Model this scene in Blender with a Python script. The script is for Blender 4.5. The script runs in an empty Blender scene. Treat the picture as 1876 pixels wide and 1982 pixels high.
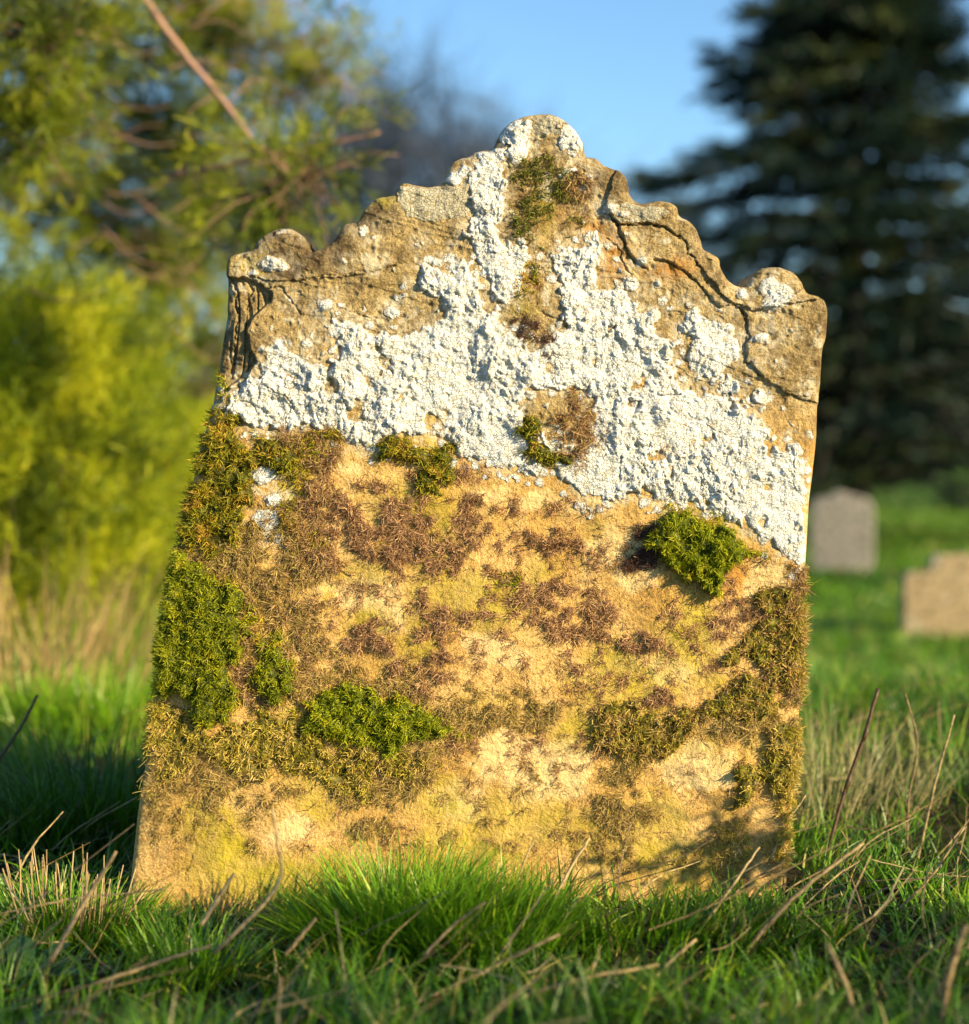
import bpy, math, random
import numpy as np

rng = np.random.default_rng(7)
random.seed(7)
scene = bpy.context.scene
COL = scene.collection
F = 3274.0; CX, CY = 938.0, 991.0
CAM = np.array([0.0, -2.0, 0.53]); PITCH = 119.0 / F

# ------------------------------------------------------------------ helpers
def W(px, py, D):
    rx = (px - CX) / F; ry = (CY - py) / F
    c, s = math.cos(PITCH), math.sin(PITCH)
    dy = c + ry * s; dz = -s + ry * c
    k = D / dy
    return np.array([rx * k, CAM[1] + D, CAM[2] + dz * k])

def pix_of_plane(X, Z):          # inverse of W for the plane y=0
    c, s = math.cos(PITCH), math.sin(PITCH)
    Y = 2.0; Zr = Z - CAM[2]
    f = Y * c - Zr * s; u = Y * s + Zr * c
    return CX + X / f * F, CY - u / f * F

def tag(o, label=None, cat=None, group=None, kind=None):
    if label: o['label'] = label
    if cat: o['category'] = cat
    if group: o['group'] = group
    if kind: o['kind'] = kind
    return o

def empty(name, loc=(0, 0, 0)):
    o = bpy.data.objects.new(name, None); COL.objects.link(o); o.location = loc
    o.empty_display_size = 0.1
    return o

def mesh_obj(name, V, faces, mat, parent=None, smooth=True, attrs=None):
    """V (n,3); faces = list of int arrays each (m,k)"""
    V = np.asarray(V, dtype=np.float32)
    if parent is not None:
        V = V - np.array(parent_world(parent), dtype=np.float32)
    me = bpy.data.meshes.new(name)
    me.vertices.add(len(V)); me.vertices.foreach_set('co', V.ravel())
    faces = [np.asarray(f, dtype=np.int32) for f in faces if len(f)]
    loops = np.concatenate([f.ravel() for f in faces])
    tot = np.concatenate([np.full(len(f), f.shape[1], dtype=np.int32) for f in faces])
    st = np.concatenate([[0], np.cumsum(tot)[:-1]]).astype(np.int32)
    me.loops.add(len(loops)); me.loops.foreach_set('vertex_index', loops)
    me.polygons.add(len(tot)); me.polygons.foreach_set('loop_start', st); me.polygons.foreach_set('loop_total', tot)
    me.polygons.foreach_set('use_smooth', np.full(len(tot), smooth, dtype=bool))
    me.update(calc_edges=True)
    for k, a in (attrs or {}).items():
        a = np.asarray(a, dtype=np.float32)
        if a.ndim == 1:
            at = me.attributes.new(k, 'FLOAT', 'POINT'); at.data.foreach_set('value', a)
        else:
            at = me.attributes.new(k, 'FLOAT_COLOR', 'POINT'); at.data.foreach_set('color', a.ravel())
    if mat: me.materials.append(mat)
    o = bpy.data.objects.new(name, me); COL.objects.link(o)
    if parent is not None: o.parent = parent
    return o

def parent_world(p):
    l = np.array(p.location)
    while p.parent is not None:
        p = p.parent; l = l + np.array(p.location)
    return l

# --- noise
_perm = np.random.default_rng(3).permutation(4096).astype(np.int64)
_ga = np.random.default_rng(4).random(4096) * 2 * np.pi
def _h(ix, iy, seed):
    return _perm[(ix + _perm[(iy + seed * 57) & 4095]) & 4095]
def perlin(x, y, seed=0):
    x = np.asarray(x, dtype=np.float64); y = np.asarray(y, dtype=np.float64)
    ix = np.floor(x).astype(np.int64); iy = np.floor(y).astype(np.int64)
    fx = x - ix; fy = y - iy
    u = fx * fx * fx * (fx * (fx * 6 - 15) + 10); v = fy * fy * fy * (fy * (fy * 6 - 15) + 10)
    def g(dx, dy):
        a = _ga[_h(ix + dx, iy + dy, seed)]
        return np.cos(a) * (fx - dx) + np.sin(a) * (fy - dy)
    a = g(0, 0) * (1 - u) + g(1, 0) * u
    b = g(0, 1) * (1 - u) + g(1, 1) * u
    return (a * (1 - v) + b * v) * 1.5
def fbm(x, y, octv=4, seed=0, gain=0.5):
    s = 0; a = 1.0
    for i in range(octv):
        s = s + a * perlin(x, y, seed + i * 3); a *= gain; x = x * 2.03 + 11.3; y = y * 2.03 - 7.7
    return s
_r1 = np.random.default_rng(5).random(4096); _r2 = np.random.default_rng(6).random(4096)
def worley(x, y, seed=0):
    ix = np.floor(x).astype(np.int64); iy = np.floor(y).astype(np.int64)
    F1 = np.full(x.shape, 9.0); F2 = np.full(x.shape, 9.0); idc = np.zeros(x.shape)
    for dx in (-1, 0, 1):
        for dy in (-1, 0, 1):
            h = _h(ix + dx, iy + dy, seed)
            px = ix + dx + _r1[h]; py = iy + dy + _r2[h]
            d = np.hypot(px - x, py - y)
            n = d < F1
            F2 = np.where(n, F1, np.minimum(F2, d)); idc = np.where(n, _r1[(h * 7) & 4095], idc); F1 = np.where(n, d, F1)
    return F1, F2, idc
def sstep(a, b, x):
    t = np.clip((x - a) / (b - a), 0, 1); return t * t * (3 - 2 * t)

# --- polygon fields (photo-plane units) computed on a coarse raster, then sampled
RS = 4
RW, RH = 480, 500
_gx, _gy = np.meshgrid(np.arange(RW) * RS, np.arange(RH) * RS)
def seg_dist(px, py, P, closed=True):
    d = np.full(px.shape, 1e9)
    n = len(P); m = n if closed else n - 1
    for i in range(m):
        ax, ay = P[i]; bx, by = P[(i + 1) % n]
        ex, ey = bx - ax, by - ay; L = ex * ex + ey * ey + 1e-9
        t = np.clip(((px - ax) * ex + (py - ay) * ey) / L, 0, 1)
        d = np.minimum(d, (px - ax - t * ex) ** 2 + (py - ay - t * ey) ** 2)
    return np.sqrt(d)
def inside(px, py, P):
    c = np.zeros(px.shape, dtype=bool); n = len(P)
    for i in range(n):
        x1, y1 = P[i]; x2, y2 = P[(i + 1) % n]
        if y1 == y2: continue
        k = ((y1 > py) != (y2 > py)) & (px < (x2 - x1) * (py - y1) / (y2 - y1) + x1)
        c ^= k
    return c
def poly_raster(P):
    d = seg_dist(_gx, _gy, P)
    return np.where(inside(_gx, _gy, P), d, -d)
def ell_raster(cx, cy, rx, ry=None):
    ry = ry or rx
    return (1 - np.hypot((_gx - cx) / rx, (_gy - cy) / ry)) * min(rx, ry)
def sample(R, px, py):
    x = np.clip(px / RS, 0, RW - 1.001); y = np.clip(py / RS, 0, RH - 1.001)
    ix = x.astype(int); iy = y.astype(int); fx = x - ix; fy = y - iy
    return (R[iy, ix] * (1 - fx) + R[iy, ix + 1] * fx) * (1 - fy) + (R[iy + 1, ix] * (1 - fx) + R[iy + 1, ix + 1] * fx) * fy

# ------------------------------------------------------------------ materials
def new_mat(name):
    m = bpy.data.materials.new(name); m.use_nodes = True
    nt = m.node_tree; nt.nodes.clear()
    return m, nt
def N(nt, t, **k):
    n = nt.nodes.new(t)
    for a, v in k.items():
        if a == 'inp':
            for i, x in v.items(): n.inputs[i].default_value = x
        else: setattr(n, a, v)
    return n
def ramp(nt, fac, stops, interp='LINEAR'):
    r = nt.nodes.new('ShaderNodeValToRGB'); r.color_ramp.interpolation = interp
    e = r.color_ramp.elements
    while len(e) < len(stops): e.new(0.5)
    for i, (p, c) in enumerate(stops):
        e[i].position = p; e[i].color = (*c, 1) if len(c) == 3 else c
    nt.links.new(fac, r.inputs[0]); return r.outputs[0]
def noise(nt, vec, scale, detail=4, rough=0.5, dist=0):
    n = nt.nodes.new('ShaderNodeTexNoise'); n.inputs['Scale'].default_value = scale
    n.inputs['Detail'].default_value = detail; n.inputs['Roughness'].default_value = rough
    n.inputs['Distortion'].default_value = dist
    if vec is not None: nt.links.new(vec, n.inputs['Vector'])
    return n.outputs[0]
def mix(nt, fac, a, b, mode='MIX'):
    m = nt.nodes.new('ShaderNodeMix'); m.data_type = 'RGBA'; m.blend_type = mode
    for s, v in ((m.inputs[0], fac), (m.inputs[6], a), (m.inputs[7], b)):
        if hasattr(v, 'links') or hasattr(v, 'is_output'): nt.links.new(v, s)
        elif isinstance(v, (int, float)): s.default_value = v
        else: s.default_value = (*v, 1)
    return m.outputs[2]
def math_(nt, op, a, b=0.0, clamp=False):
    m = nt.nodes.new('ShaderNodeMath'); m.operation = op; m.use_clamp = clamp
    for i, v in enumerate((a, b)):
        if isinstance(v, (int, float)): m.inputs[i].default_value = v
        else: nt.links.new(v, m.inputs[i])
    return m.outputs[0]
def finish(m, nt, col, rough=0.8, bump=None, bdist=0.001, bstr=1.0, transl=0.0, tcol=None, spec=0.3):
    p = N(nt, 'ShaderNodeBsdfPrincipled'); p.inputs['Roughness'].default_value = rough
    p.inputs['Specular IOR Level'].default_value = spec
    if isinstance(col, tuple): p.inputs['Base Color'].default_value = (*col, 1)
    else: nt.links.new(col, p.inputs['Base Color'])
    if bump is not None:
        b = N(nt, 'ShaderNodeBump'); b.inputs['Distance'].default_value = bdist; b.inputs['Strength'].default_value = bstr
        nt.links.new(bump, b.inputs['Height']); nt.links.new(b.outputs[0], p.inputs['Normal'])
    out = N(nt, 'ShaderNodeOutputMaterial'); sh = p.outputs[0]
    if transl > 0:
        t = N(nt, 'ShaderNodeBsdfTranslucent')
        c = tcol if tcol is not None else col
        if isinstance(c, tuple): t.inputs[0].default_value = (*c, 1)
        else: nt.links.new(c, t.inputs[0])
        x = N(nt, 'ShaderNodeMixShader'); x.inputs[0].default_value = transl
        nt.links.new(sh, x.inputs[1]); nt.links.new(t.outputs[0], x.inputs[2]); sh = x.outputs[0]
    nt.links.new(sh, out.inputs[0]); return m

def strand_mat(name, stops, rough=0.6, transl=0.3, spec=0.3, root_dark=None):
    """colour by the per-strand attribute 'tint'"""
    m, nt = new_mat(name)
    a = N(nt, 'ShaderNodeAttribute', attribute_name='tint')
    c = ramp(nt, a.outputs['Fac'], stops)
    return finish(m, nt, c, rough, transl=transl, spec=spec)

def obj_coord(nt):
    return N(nt, 'ShaderNodeTexCoord').outputs['Object']

# stone material for the main slab: masks hold where each growth stands
def slab_material():
    m, nt = new_mat('weathered_sandstone')
    v = obj_coord(nt)
    a = N(nt, 'ShaderNodeAttribute', attribute_name='masks')
    sp = N(nt, 'ShaderNodeSeparateColor'); nt.links.new(a.outputs['Color'], sp.inputs[0])
    algae, upper, orange = sp.outputs[0], sp.outputs[1], sp.outputs[2]
    dark = a.outputs['Alpha']
    n1 = noise(nt, v, 9, 6, 0.62); n2 = noise(nt, v, 60, 6, 0.7); n3 = noise(nt, v, 330, 4, 0.7); n4 = noise(nt, v, 24, 5, 0.6, 0.6); n5 = noise(nt, v, 900, 3, 0.75); n6 = noise(nt, v, 150, 5, 0.75)
    low = ramp(nt, n1, [(0.25, (0.45, 0.265, 0.070)), (0.42, (0.59, 0.365, 0.105)), (0.58, (0.72, 0.49, 0.19)), (0.72, (0.52, 0.32, 0.075))])
    low = mix(nt, ramp(nt, n3, [(0.36, (0, 0, 0)), (0.5, (1, 1, 1))]), mix(nt, 0.65, low, (0.22, 0.11, 0.035)), low)
    upc = ramp(nt, n1, [(0.3, (0.25, 0.19, 0.10)), (0.5, (0.52, 0.385, 0.17)), (0.68, (0.37, 0.295, 0.17))])
    upc = mix(nt, math_(nt, 'MULTIPLY', ramp(nt, n2, [(0.38, (1, 1, 1)), (0.56, (0, 0, 0))]), 0.62), upc, (0.105, 0.068, 0.028))
    upc = mix(nt, math_(nt, 'MULTIPLY', ramp(nt, n3, [(0.34, (1, 1, 1)), (0.52, (0, 0, 0))]), 0.6), upc, (0.10, 0.058, 0.025))
    upc = mix(nt, ramp(nt, n5, [(0.36, (.9,) * 3), (0.5, (0,) * 3)]), upc, (0.055, 0.036, 0.016))
    upc = mix(nt, ramp(nt, n6, [(0.56, (0,) * 3), (0.68, (.8,) * 3)]), upc, (0.60, 0.47, 0.22))
    low = mix(nt, ramp(nt, n6, [(0.34, (.75,) * 3), (0.46, (0,) * 3)]), low, (0.30, 0.165, 0.05))
    low = mix(nt, ramp(nt, n5, [(0.34, (.8,) * 3), (0.46, (0,) * 3)]), low, (0.22, 0.12, 0.045))
    pa = N(nt, 'ShaderNodeAttribute', attribute_name='pale').outputs['Fac']; st = N(nt, 'ShaderNodeAttribute', attribute_name='stain').outputs['Fac']
    low = mix(nt, math_(nt, 'MULTIPLY', pa, ramp(nt, n6, [(0.3, (.4,) * 3), (0.5, (1,) * 3)])), low, (0.76, 0.56, 0.26))
    c = mix(nt, upper, low, upc)
    c = mix(nt, math_(nt, 'MULTIPLY', orange, 0.55), c, (0.50, 0.22, 0.035))
    al = mix(nt, ramp(nt, n4, [(0.35, (0, 0, 0)), (0.65, (1, 1, 1))]), (0.27, 0.25, 0.022), (0.48, 0.39, 0.030))
    af = math_(nt, 'MULTIPLY', algae, ramp(nt, n2, [(0.3, (0.45,) * 3), (0.6, (1,) * 3)]), True)
    c = mix(nt, af, c, al)
    c = mix(nt, math_(nt, 'MULTIPLY', st, ramp(nt, n6, [(0.35, (1,) * 3), (0.62, (.35,) * 3)])), c, (0.24, 0.13, 0.05))
    fi = N(nt, 'ShaderNodeAttribute', attribute_name='film').outputs['Fac']
    c = mix(nt, math_(nt, 'MULTIPLY', fi, ramp(nt, n6, [(0.32, (.25,) * 3), (0.52, (.85,) * 3)])), c, (0.60, 0.54, 0.40))
    dk = mix(nt, n2, (0.03, 0.018, 0.012), (0.10, 0.066, 0.038))
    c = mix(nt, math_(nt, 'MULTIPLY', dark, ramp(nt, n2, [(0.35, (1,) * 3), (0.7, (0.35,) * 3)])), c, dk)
    h = math_(nt, 'ADD', math_(nt, 'MULTIPLY', n2, 1.0), math_(nt, 'ADD', math_(nt, 'MULTIPLY', n3, 0.6), math_(nt, 'ADD', math_(nt, 'MULTIPLY', n6, 1.1), math_(nt, 'MULTIPLY', n5, .22))))
    return finish(m, nt, c, 0.93, bump=h, bdist=0.0036, bstr=1.0, spec=0.12)

def lichen_material(name, grey=False):
    m, nt = new_mat(name)
    v = obj_coord(nt)
    a = N(nt, 'ShaderNodeAttribute', attribute_name='tint')
    n2 = noise(nt, v, 110, 5, 0.65); n3 = noise(nt, v, 480, 3, 0.7)
    w = N(nt, 'ShaderNodeTexVoronoi', feature='DISTANCE_TO_EDGE'); w.inputs['Scale'].default_value = 260
    nt.links.new(v, w.inputs['Vector'])
    base = (0.68, 0.70, 0.69) if not grey else (0.43, 0.40, 0.30)
    lo = (0.50, 0.45, 0.33) if not grey else (0.24, 0.20, 0.11)
    c = mix(nt, ramp(nt, n2, [(0.30, (1, 1, 1)), (0.50, (0, 0, 0))]), base, lo)
    c = mix(nt, ramp(nt, noise(nt, v, 22, 5, .7), [(0.58, (0,) * 3), (0.72, (.55,) * 3)]), c, (.48, .46, .36) if not grey else (.30, .27, .15))
    c = mix(nt, ramp(nt, n3, [(0.30, (.8,) * 3), (0.44, (0,) * 3)]), c, (.20, .17, .11))  # grain hollows darkened, crevice shade put into the colour
    c = mix(nt, ramp(nt, a.outputs['Fac'], [(0.0, (1,) * 3), (0.35, (0,) * 3)]), c, (0.36, 0.25, 0.11))
    h = math_(nt, 'ADD', math_(nt, 'MULTIPLY', n2, 0.8), math_(nt, 'ADD', math_(nt, 'MULTIPLY', n3, 0.5),
              ramp(nt, w.outputs[0], [(0.0, (0,) * 3), (0.12, (0.35,) * 3)])))
    return finish(m, nt, c, 0.95, bump=h, bdist=0.003, bstr=1.0, spec=0.08)

# ------------------------------------------------------------------ strands / blades / tubes
def strands(root, direc, length, width, bend=None, K=3, side=None, taper=0.15, tint=None, curl=0.0, fold=False):
    """returns V, faces, attrs. root (n,3) direc (n,3) unit, length (n,), width (n,), bend (n,3) added at t^2"""
    n = len(root)
    if bend is None: bend = np.zeros((n, 3))
    if side is None:
        side = rng.normal(size=(n, 3))
    side = side - (side * direc).sum(1, keepdims=True) * direc
    side /= np.linalg.norm(side, axis=1, keepdims=True) + 1e-9
    wob = rng.normal(size=(n, 3)) * curl
    V = np.zeros((n, K + 1, 2, 3))
    for k in range(K + 1):
        t = k / K
        c = root + direc * (length * t)[:, None] + bend * (t * t) + wob * (math.sin(t * math.pi * 1.4)) * length[:, None]
        w = width * (1 - (1 - taper) * t ** 1.5) * 0.5
        if k == 0: w = w * 0.7
        V[:, k, 0] = c - side * w[:, None]; V[:, k, 1] = c + side * w[:, None]
    idx = np.arange(n)[:, None] * (2 * (K + 1)) + np.arange(K)[None] * 2
    Fq = np.stack([idx, idx + 1, idx + 3, idx + 2], -1).reshape(-1, 4)
    if tint is None: tint = rng.random(n)
    T = np.repeat(tint, 2 * (K + 1))
    return V.reshape(-1, 3), Fq, T

class Bag:
    def __init__(s): s.V = []; s.F = {3: [], 4: []}; s.T = []; s.n = 0
    def add(s, V, Fc, T=None):
        Fc = np.asarray(Fc); s.V.append(V); s.F[Fc.shape[1]].append(Fc + s.n)
        s.T.append(T if T is not None else np.full(len(V), 0.5)); s.n += len(V)
    def obj(s, name, mat, parent=None, smooth=True):
        fs = [np.concatenate(s.F[k]) for k in (3, 4) if s.F[k]]
        return mesh_obj(name, np.concatenate(s.V), fs, mat, parent, smooth, {'tint': np.concatenate(s.T)})

def tube(pts, rad, sides=7, tint=0.5, rough=0.0):
    pts = np.asarray(pts, float); n = len(pts)
    rad = np.interp(np.linspace(0, 1, n), np.linspace(0, 1, len(rad)), rad)
    tan = np.gradient(pts, axis=0); tan /= np.linalg.norm(tan, axis=1, keepdims=True) + 1e-9
    ref = np.array([0.3, 1, 0.2]); a = np.cross(tan, ref); a /= np.linalg.norm(a, axis=1, keepdims=True) + 1e-9
    b = np.cross(tan, a)
    ang = np.arange(sides) / sides * 2 * np.pi
    R = rad[:, None] * (1 + rough * rng.normal(size=(n, sides)))
    V = pts[:, None] + a[:, None] * (np.cos(ang)[None] * R)[..., None] + b[:, None] * (np.sin(ang)[None] * R)[..., None]
    V = V.reshape(-1, 3)
    i = np.arange(n - 1)[:, None] * sides; j = np.arange(sides)[None]; j2 = (j + 1) % sides
    Fq = np.stack([i + j, i + j2, i + sides + j2, i + sides + j], -1).reshape(-1, 4)
    V = np.vstack([V, pts[0], pts[-1]]); k = len(V)
    f0 = [(k - 2, (q + 1) % sides, q) for q in range(sides)]
    f1 = [(k - 1, (n - 1) * sides + q, (n - 1) * sides + (q + 1) % sides) for q in range(sides)]
    return V, Fq, np.array(f0 + f1), np.full(len(V), tint)
def add_tube(bag, *a, **k):
    V, q, t, T = tube(*a, **k); n0 = bag.n
    bag.add(V, q, T); bag.F[3].append(t + n0)
def smooth_path(P, n=16, jit=0.0):
    P = np.asarray(P, float)
    if len(P) == 2: P = np.vstack([P[0], (P[0] + P[1]) / 2, P[1]])
    Q = np.vstack([2 * P[0] - P[1], P, 2 * P[-1] - P[-2]])
    out = []
    m = len(P) - 1
    for u in np.linspace(0, m - 1e-6, n):
        i = int(u); t = u - i
        p0, p1, p2, p3 = Q[i], Q[i + 1], Q[i + 2], Q[i + 3]
        out.append(0.5 * ((2 * p1) + (-p0 + p2) * t + (2 * p0 - 5 * p1 + 4 * p2 - p3) * t * t + (-p0 + 3 * p1 - 3 * p2 + p3) * t ** 3))
    out = np.array(out)
    if jit: out += rng.normal(size=out.shape) * jit
    return out
def rand_dir(n, up=0.0):
    d = rng.normal(size=(n, 3)); d[:, 2] += up
    return d / (np.linalg.norm(d, axis=1, keepdims=True) + 1e-9)

# ------------------------------------------------------------------ THE HEADSTONE
S = 1 / 1.0235
TOP = [(450,508),(462,501),(480,497),(496,494),(506,475),(527,460),(551,451),(575,451),(596,463),(608,482),(612,500),(623,497),(640,491),(661,477),(671,461),(678,444),(692,440),(709,439),(714,424),(726,406),(747,391),(771,388),(784,381),(789.5,367),(801.5,360),(822,365),(846,369),(870,365),(879,355),(884,334),(898,317),(915,309),(930,308),(940.5,297),(963,294),(979,295),(981,279.5),(994,255.5),(1014,237),(1038,228),(1067,223),(1093,224),(1119,236),(1142,256.5),(1157,281),(1160,309),(1183,311),(1194,324),(1209,330),(1228,337),(1242.5,352),(1244.5,378),(1254,394.5),(1272,403),(1291,400),(1306,396),(1328,399),(1343,408),(1346,428),(1366,436),(1381,452),(1392,475),(1394.5,493),(1410,499),(1427,510),(1431,531),(1444,553),(1463,566),(1481,566),(1485,553),(1500,536),(1522,528),(1548.5,528),(1575,538),(1591,557),(1599,581),(1619,585),(1636,593)]
LEFT = [(245,1900),(251,1776),(256,1735),(270,1607),(288,1505),(292,1434),(306,1360),(312,1285),(322,1222),(338,1136),(352,1069),(376,979),(393,893),(410,837),(421,780),(434,695),(443,626),(447,557),(443,527),(450,508)]
RIGHT = [(1552,1900),(1563,1709),(1571,1607),(1583,1505),(1586,1416),(1594,1322),(1597,1210),(1599,1117),(1604,1005),(1617,893),(1619,870),(1623,814),(1628,758),(1629,721),(1631,691),(1640,665),(1643,609),(1636,593)]
def conv(P): return np.array([W(x * S, y * S, 2.0)[[0, 2]] for x, y in P])
def resamp(P, n, sm=0.0):
    P = np.asarray(P); d = np.concatenate([[0], np.cumsum(np.hypot(*np.diff(P, axis=0).T))]); d /= d[-1]
    t = np.linspace(0, 1, n * 3); Q = np.stack([np.interp(t, d, P[:, 0]), np.interp(t, d, P[:, 1])], 1)
    if sm:
        w = np.exp(-0.5 * (np.arange(-3 * int(sm), 3 * int(sm) + 1) / sm) ** 2); w /= w.sum(); pad = len(w) // 2
        Qp = np.vstack([2 * Q[0] - Q[pad:0:-1], Q, 2 * Q[-1] - Q[-2:-pad - 2:-1]])
        R = np.stack([np.convolve(Qp[:, k], w, 'valid') for k in (0, 1)], 1); R[0] = Q[0]; R[-1] = Q[-1]; Q = R
    i = np.linspace(0, len(Q) - 1, n).astype(int); return Q[i]
NU, NV = 960, 1000
tU = resamp(conv(TOP), NU, 9); lV = resamp(conv(LEFT), NV, 30); rV = resamp(conv(RIGHT), NV, 20)
# arc-length of the top but evenly spaced bottom
bU = np.linspace(lV[0], rV[0], NU)
u = np.linspace(0, 1, NU)[None, :, None]; v = np.linspace(0, 1, NV)[:, None, None]
P = (1 - v) * bU[None] + v * tU[None] + (1 - u) * lV[:, None] + u * rV[:, None] \
    - ((1 - u) * (1 - v) * bU[0] + u * (1 - v) * bU[-1] + (1 - u) * v * tU[0] + u * v * tU[-1])
# outline wobble
X, Z = P[..., 0].copy(), P[..., 1].copy()
outline = np.vstack([lV[::6], tU[::2], rV[::-6]])          # open at the bottom (buried)
PX, PY = pix_of_plane(X, Z)
outl_px = np.stack(pix_of_plane(outline[:, 0], outline[:, 1]), 1)
ed = np.full(X.shape, 1e9)
for ax in range(0, len(outline) - 1):
    a_, b_ = outline[ax], outline[ax + 1]
    # restrict to a window for speed
    x0, x1 = min(a_[0], b_[0]) - .05, max(a_[0], b_[0]) + .05; z0, z1 = min(a_[1], b_[1]) - .05, max(a_[1], b_[1]) + .05
    mk = (X > x0) & (X < x1) & (Z > z0) & (Z < z1)
    e = b_ - a_; L = (e ** 2).sum() + 1e-12
    xx, zz = X[mk], Z[mk]; t = np.clip(((xx - a_[0]) * e[0] + (zz - a_[1]) * e[1]) / L, 0, 1)
    ed[mk] = np.minimum(ed[mk], np.hypot(xx - a_[0] - t * e[0], zz - a_[1] - t * e[1]))
ed = np.minimum(ed, 0.05)
PPM = F / 2.0
H = np.zeros(X.shape)
# gently billowing face with flaked relief
F1, F2, cid = worley(X * 14 + 0.5 * fbm(X * 9, Z * 9, 2, 5), Z * 18 + 0.5 * fbm(X * 9, Z * 9, 2, 6), 2)
UPPER = sstep(900, 760, PY + 60 * fbm(X * 8, Z * 8, 3, 9))
H += 0.007 * fbm(X * 5, Z * 5, 3, 1) + (0.0013 + .0012 * UPPER) * fbm(X * 26, Z * 26, 4, 2) + (.0004 + 0.0004 * UPPER) * fbm(X * 130, Z * 130, 3, 3)
H += UPPER * (cid - 0.5) * 0.002 * sstep(0.02, 0.10, F2 - F1)
tf = fbm(X * 3.5 + .4, Z * 15 + X * 3, 4, 12, .5) * 2.6; lv_ = np.floor(tf); fr_ = tf - lv_
H += (UPPER * .0007 + .0003) * (lv_ + sstep(0, .07, fr_))
# edge rounding
R_ = 0.013
q = np.clip(1 - ed / R_, 0, 1)
H -= R_ * (1 - np.sqrt(np.maximum(0, 1 - q * q * 0.98)))
wx = PX + 9 * fbm(X * 22, Z * 22, 3, 20); wy = PY + 9 * fbm(X * 22, Z * 22, 3, 24)
wx2 = PX + 3 * fbm(X * 60, Z * 60, 3, 30); wy2 = PY + 3 * fbm(X * 60, Z * 60, 3, 34)
# recessed weathered strip on the upper left
STRIP = [(420,530),(444,536),(485,540),(505,551),(525,565),(523,584),(495,608),(477,639),(488,679),(499,699),(478,726),(448,745),(425,780),(400,790),(380,700),(400,560)]
sd = sample(poly_raster(STRIP), wx2, wy2)
H -= 0.011 * sstep(-2, 5, sd) + 0.010 * sstep(5, 60, sd)
H += 0.004 * sstep(0.02, 0.2, np.abs(perlin(X * 90 + 2 * perlin(X * 8, Z * 8), Z * 9, 44))) * sstep(0, 8, sd)
# moulded border standing proud along the top right and left
for PL, hh in (([(1196,435),(1239,433),(1280,438),(1312,457),(1327,468),(1332,489),(1356,515),(1380,545),(1400,575),(1425,588),(1460,600),(1600,575),(1700,560),(1500,420),(1200,300),(1170,400)], 0.0045),
               ([(1265,504),(1294,506),(1320,522),(1345,540),(1371,570),(1393,595),(1425,588),(1400,540),(1356,515),(1332,489),(1327,468),(1280,438),(1196,435),(1210,478),(1225,504),(1254,519)], 0.003),
               ([(1425,588),(1444,613),(1451,650),(1442,668),(1444,701),(1462,719),(1476,730),(1520,760),(1640,800),(1680,560),(1560,560),(1480,590)], 0.0035),
               ([(430,538),(485,534),(540,545),(605,538),(666,536),(723,528),(786,508),(820,470),(770,330),(600,400),(440,470)], 0.003)):
    s_ = sample(poly_raster(PL), wx2, wy2); H += hh * sstep(-.6, 1.2, s_ + 2.2 * fbm(X * 170, Z * 170, 2, 75))
CR = [([(1181,417),(1196,435),(1210,478),(1225,504),(1254,519)], 3.2, .007), ([(1196,435),(1239,433),(1280,438),(1312,457),(1327,468),(1332,489),(1356,515)], 2.4, .005),
      ([(1265,504),(1294,506),(1320,522),(1345,540),(1371,570),(1393,595)], 2.6, .006), ([(1425,588),(1444,613),(1451,650),(1442,668),(1444,701),(1462,719),(1476,730)], 2.4, .006),
      ([(1174,460),(1196,475),(1207,511),(1221,533)], 2.0, .005), ([(605,538),(639,531),(666,536),(693,525),(723,528),(756,515),(786,508)], 1.6, .004),
      ([(444,538),(458,565),(451,588),(458,608),(454,672),(445,720)], 2.6, .007), ([(471,538),(485,561),(475,588),(476,622),(470,680)], 2.4, .006),
      ([(444,536),(485,540),(515,555),(545,558),(579,602)], 2.6, .006), ([(1000,330),(1010,370),(990,410)], 2, .003), ([(1240,750),(1275,765),(1315,765)], 2.6, .005),
      ([(720,640),(760,650),(800,640)], 1.4, .003), ([(650,595),(700,612),(740,618)], 1.5, .003), ([(385,1540),(372,1600),(380,1640),(360,1690)], 1.3, .0022),
      ([(330,1520),(345,1580),(335,1650)], 1.2, .002), ([(540,1085),(640,1075),(760,1070),(800,1085)], 1.0, .0015), ([(1330,800),(1380,830),(1420,850)], 1.5, .003)]
cwx = wx2 + 2.5 * fbm(X * 150, Z * 150, 2, 71); cwy = wy2 + 2.5 * fbm(X * 150, Z * 150, 2, 73)
for L_, w_, dp in CR:
    la = np.array(L_); k_ = (cwx > la[:, 0].min() - 12) & (cwx < la[:, 0].max() + 12) & (cwy > la[:, 1].min() - 12) & (cwy < la[:, 1].max() + 12)
    d_ = seg_dist(cwx[k_], cwy[k_], L_, False)
    H[k_] -= dp * (.65 + .6 * perlin(X[k_] * 60, Z[k_] * 60, 76)) * np.exp(-(d_ / (w_ * .72)) ** 2)
# scattered pits
F1, F2, cid = worley(X * 70, Z * 70, 8)
H -= 0.0016 * sstep(0.35, 0.1, F1) * (cid > 0.62) * (0.3 + 0.7 * UPPER)

def PR(*polys): return np.maximum.reduce([poly_raster(p) for p in polys])
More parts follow.
